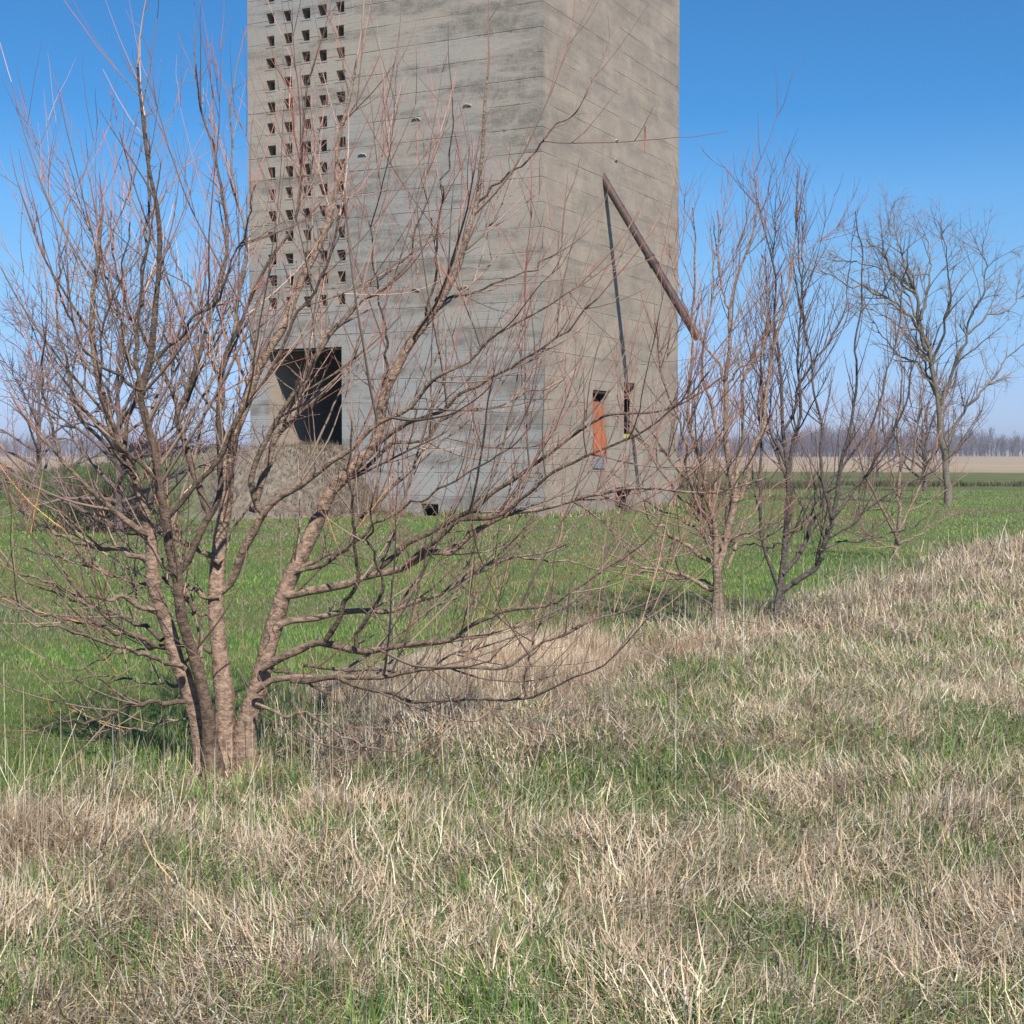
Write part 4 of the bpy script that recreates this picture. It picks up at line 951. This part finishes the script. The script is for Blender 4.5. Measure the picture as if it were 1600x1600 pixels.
# short tan-brown dry weed clumps in the strip
b = P(1045, 1075, 11.0); shrub('rusty brown dry weed clump in the straw, left of the pale forked tree', b[0], b[1], float(ground(b[0], b[1])), .34, 60, [(.0008, (.34, .19, .11)), (.01, (.28, .16, .10))], spread=1.3, name='dry_weed_clump', r=.0022, seed=91, cat='weed clump')

# ------------------------------------------------------------ far treelines
def far_wood(name, label, px0, px1, Y, h, n, stops, seed, zb=0, per=34, evergreen=False):
    global rng
    keep_ = rng; rng = np.random.default_rng(seed)
    xs_ = (rng.uniform(px0, px1, n)-800)/F*Y; ys_ = Y+rng.uniform(0, 90, n); H_ = h*rng.uniform(.6, 1.1, n)*(.45+1.0*fbm(xs_*.03, xs_*0, seed))
    if not evergreen:
        p0 = np.stack([xs_, ys_, np.full(n, zb-1.)], -1)
        a, ra = grow(p0, np.tile([0, 0, 1.], (n, 1)), H_*.75, H_*.02, 6, 0, .03, .3)
        b, rb = spawn(a, ra, 1.6, (h*.25, h*.5), .6, .6, .16, up=.4, wig=.1, n=5, rmin=.10, tmin=.15)
        c, rc_ = spawn(b, rb, 1.1, (h*.10, h*.22), .6, .7, .10, up=.2, wig=.15, n=3, rmin=.07, tmin=.2)
        d, rd_ = spawn(c, rc_, 1.1, (h*.05, h*.13), .7, .8, .08, up=.2, wig=.15, n=3, rmin=.05, tmin=.2)
        v, f, cc = join([tubes(a, ra, 4, colour(ra, stops)), tubes(b, rb, 3, colour(rb, stops)), tubes(c, rc_, 3, colour(rc_, stops)), tubes(d, rd_, 3, colour(rd_, stops))])
        mat = M_TWIG
    else:
        m = n*per*6; i = rng.integers(0, n, m); t = rng.uniform(0, 1, m)**.8
        rad = (1-t)*H_[i]*.28+.25; az = rng.uniform(0, 6.28, m); q = np.sqrt(rng.uniform(.2, 1, m))
        base = np.stack([xs_[i]+np.cos(az)*rad*q, ys_[i]+np.sin(az)*rad*q, zb+t*H_[i]], -1)
        c = pick(np.array(stops), m)
        v, f, cc = blades(base, rng.uniform(.4, 1.0, m), rng.uniform(.5, 1.1, m), az, rng.uniform(.6, 1.5, m), np.full(m, .3), c); mat = M_LEAF
    print(name, len(f)); rng = keep_
    return tag(link(name, np_mesh(name, v, f, cc), mat), label, 'wood', kind='stuff')
BARKW = [(.04, (.19, .155, .165)), (.3, (.13, .11, .115))]
far_wood('far_wood', 'far grey line of leafless wood along the horizon right of the tower', 1030, 1700, 620, 13, 560, BARKW, 5)
far_wood('far_wood', 'far grey line of leafless wood at the left end of the horizon', -100, 250, 640, 9.5, 220, BARKW, 6)
far_wood('far_evergreens', 'far low line of dark green conifers along the horizon left of the tower', 150, 470, 330, 4.4, 170, [(.025, .05, .022), (.035, .065, .025), (.02, .04, .02)], 7, zb=-.6, evergreen=True)
# small blue shed far off on the left horizon
Ys = 520; b = P(320, 703, Ys); shed = empty('small_shed', (b[0], Ys, 0), 'tiny light blue shed far off on the horizon left of the tower', 'shed')
mb = MB(); w, h, d = 1.3, 3.4, 2.0
mb.hexa([(b[0]-w, Ys-d, -.5), (b[0]+w, Ys-d, -.5), (b[0]+w, Ys+d, -.5), (b[0]-w, Ys+d, -.5), (b[0]-w, Ys-d, h), (b[0]+w, Ys-d, h), (b[0]+w, Ys+d, h), (b[0]-w, Ys+d, h)]); mb.build('wall', M_SHED, shed)
mb = MB(); w, d = 1.6, 2.3
mb.hexa([(b[0]-w, Ys-d, h+.003), (b[0]+w, Ys-d, h+.003), (b[0]+w, Ys+d, h+.003), (b[0]-w, Ys+d, h+.003), (b[0]-w, Ys-.1, h+.9), (b[0]+w, Ys-.1, h+.9), (b[0]+w, Ys+.1, h+.9), (b[0]-w, Ys+.1, h+.9)]); mb.build('roof', M_GALV, shed)

# ------------------------------------------------------------ air
mb = MB(); mb.hexa([(-3700, -1500, -3), (3700, -1500, -3), (3700, 3700, -3), (-3700, 3700, -3), (-3700, -1500, 26), (3700, -1500, 26), (3700, 3700, 26), (-3700, 3700, 26)])
hm = bpy.data.materials.new('air_haze'); hm.use_nodes = True; ht = hm.node_tree; ht.nodes.remove(ht.nodes['Principled BSDF'])
pv = ht.nodes.new('ShaderNodeVolumePrincipled'); pv.inputs['Color'].default_value = (.80, .88, 1, 1); pv.inputs['Density'].default_value = .00045; pv.inputs['Anisotropy'].default_value = .2
ht.links.new(pv.outputs[0], ht.nodes['Material Output'].inputs['Volume'])
tag(mb.build('haze', hm), 'thin pale haze in the air over the fields', 'haze', kind='stuff')
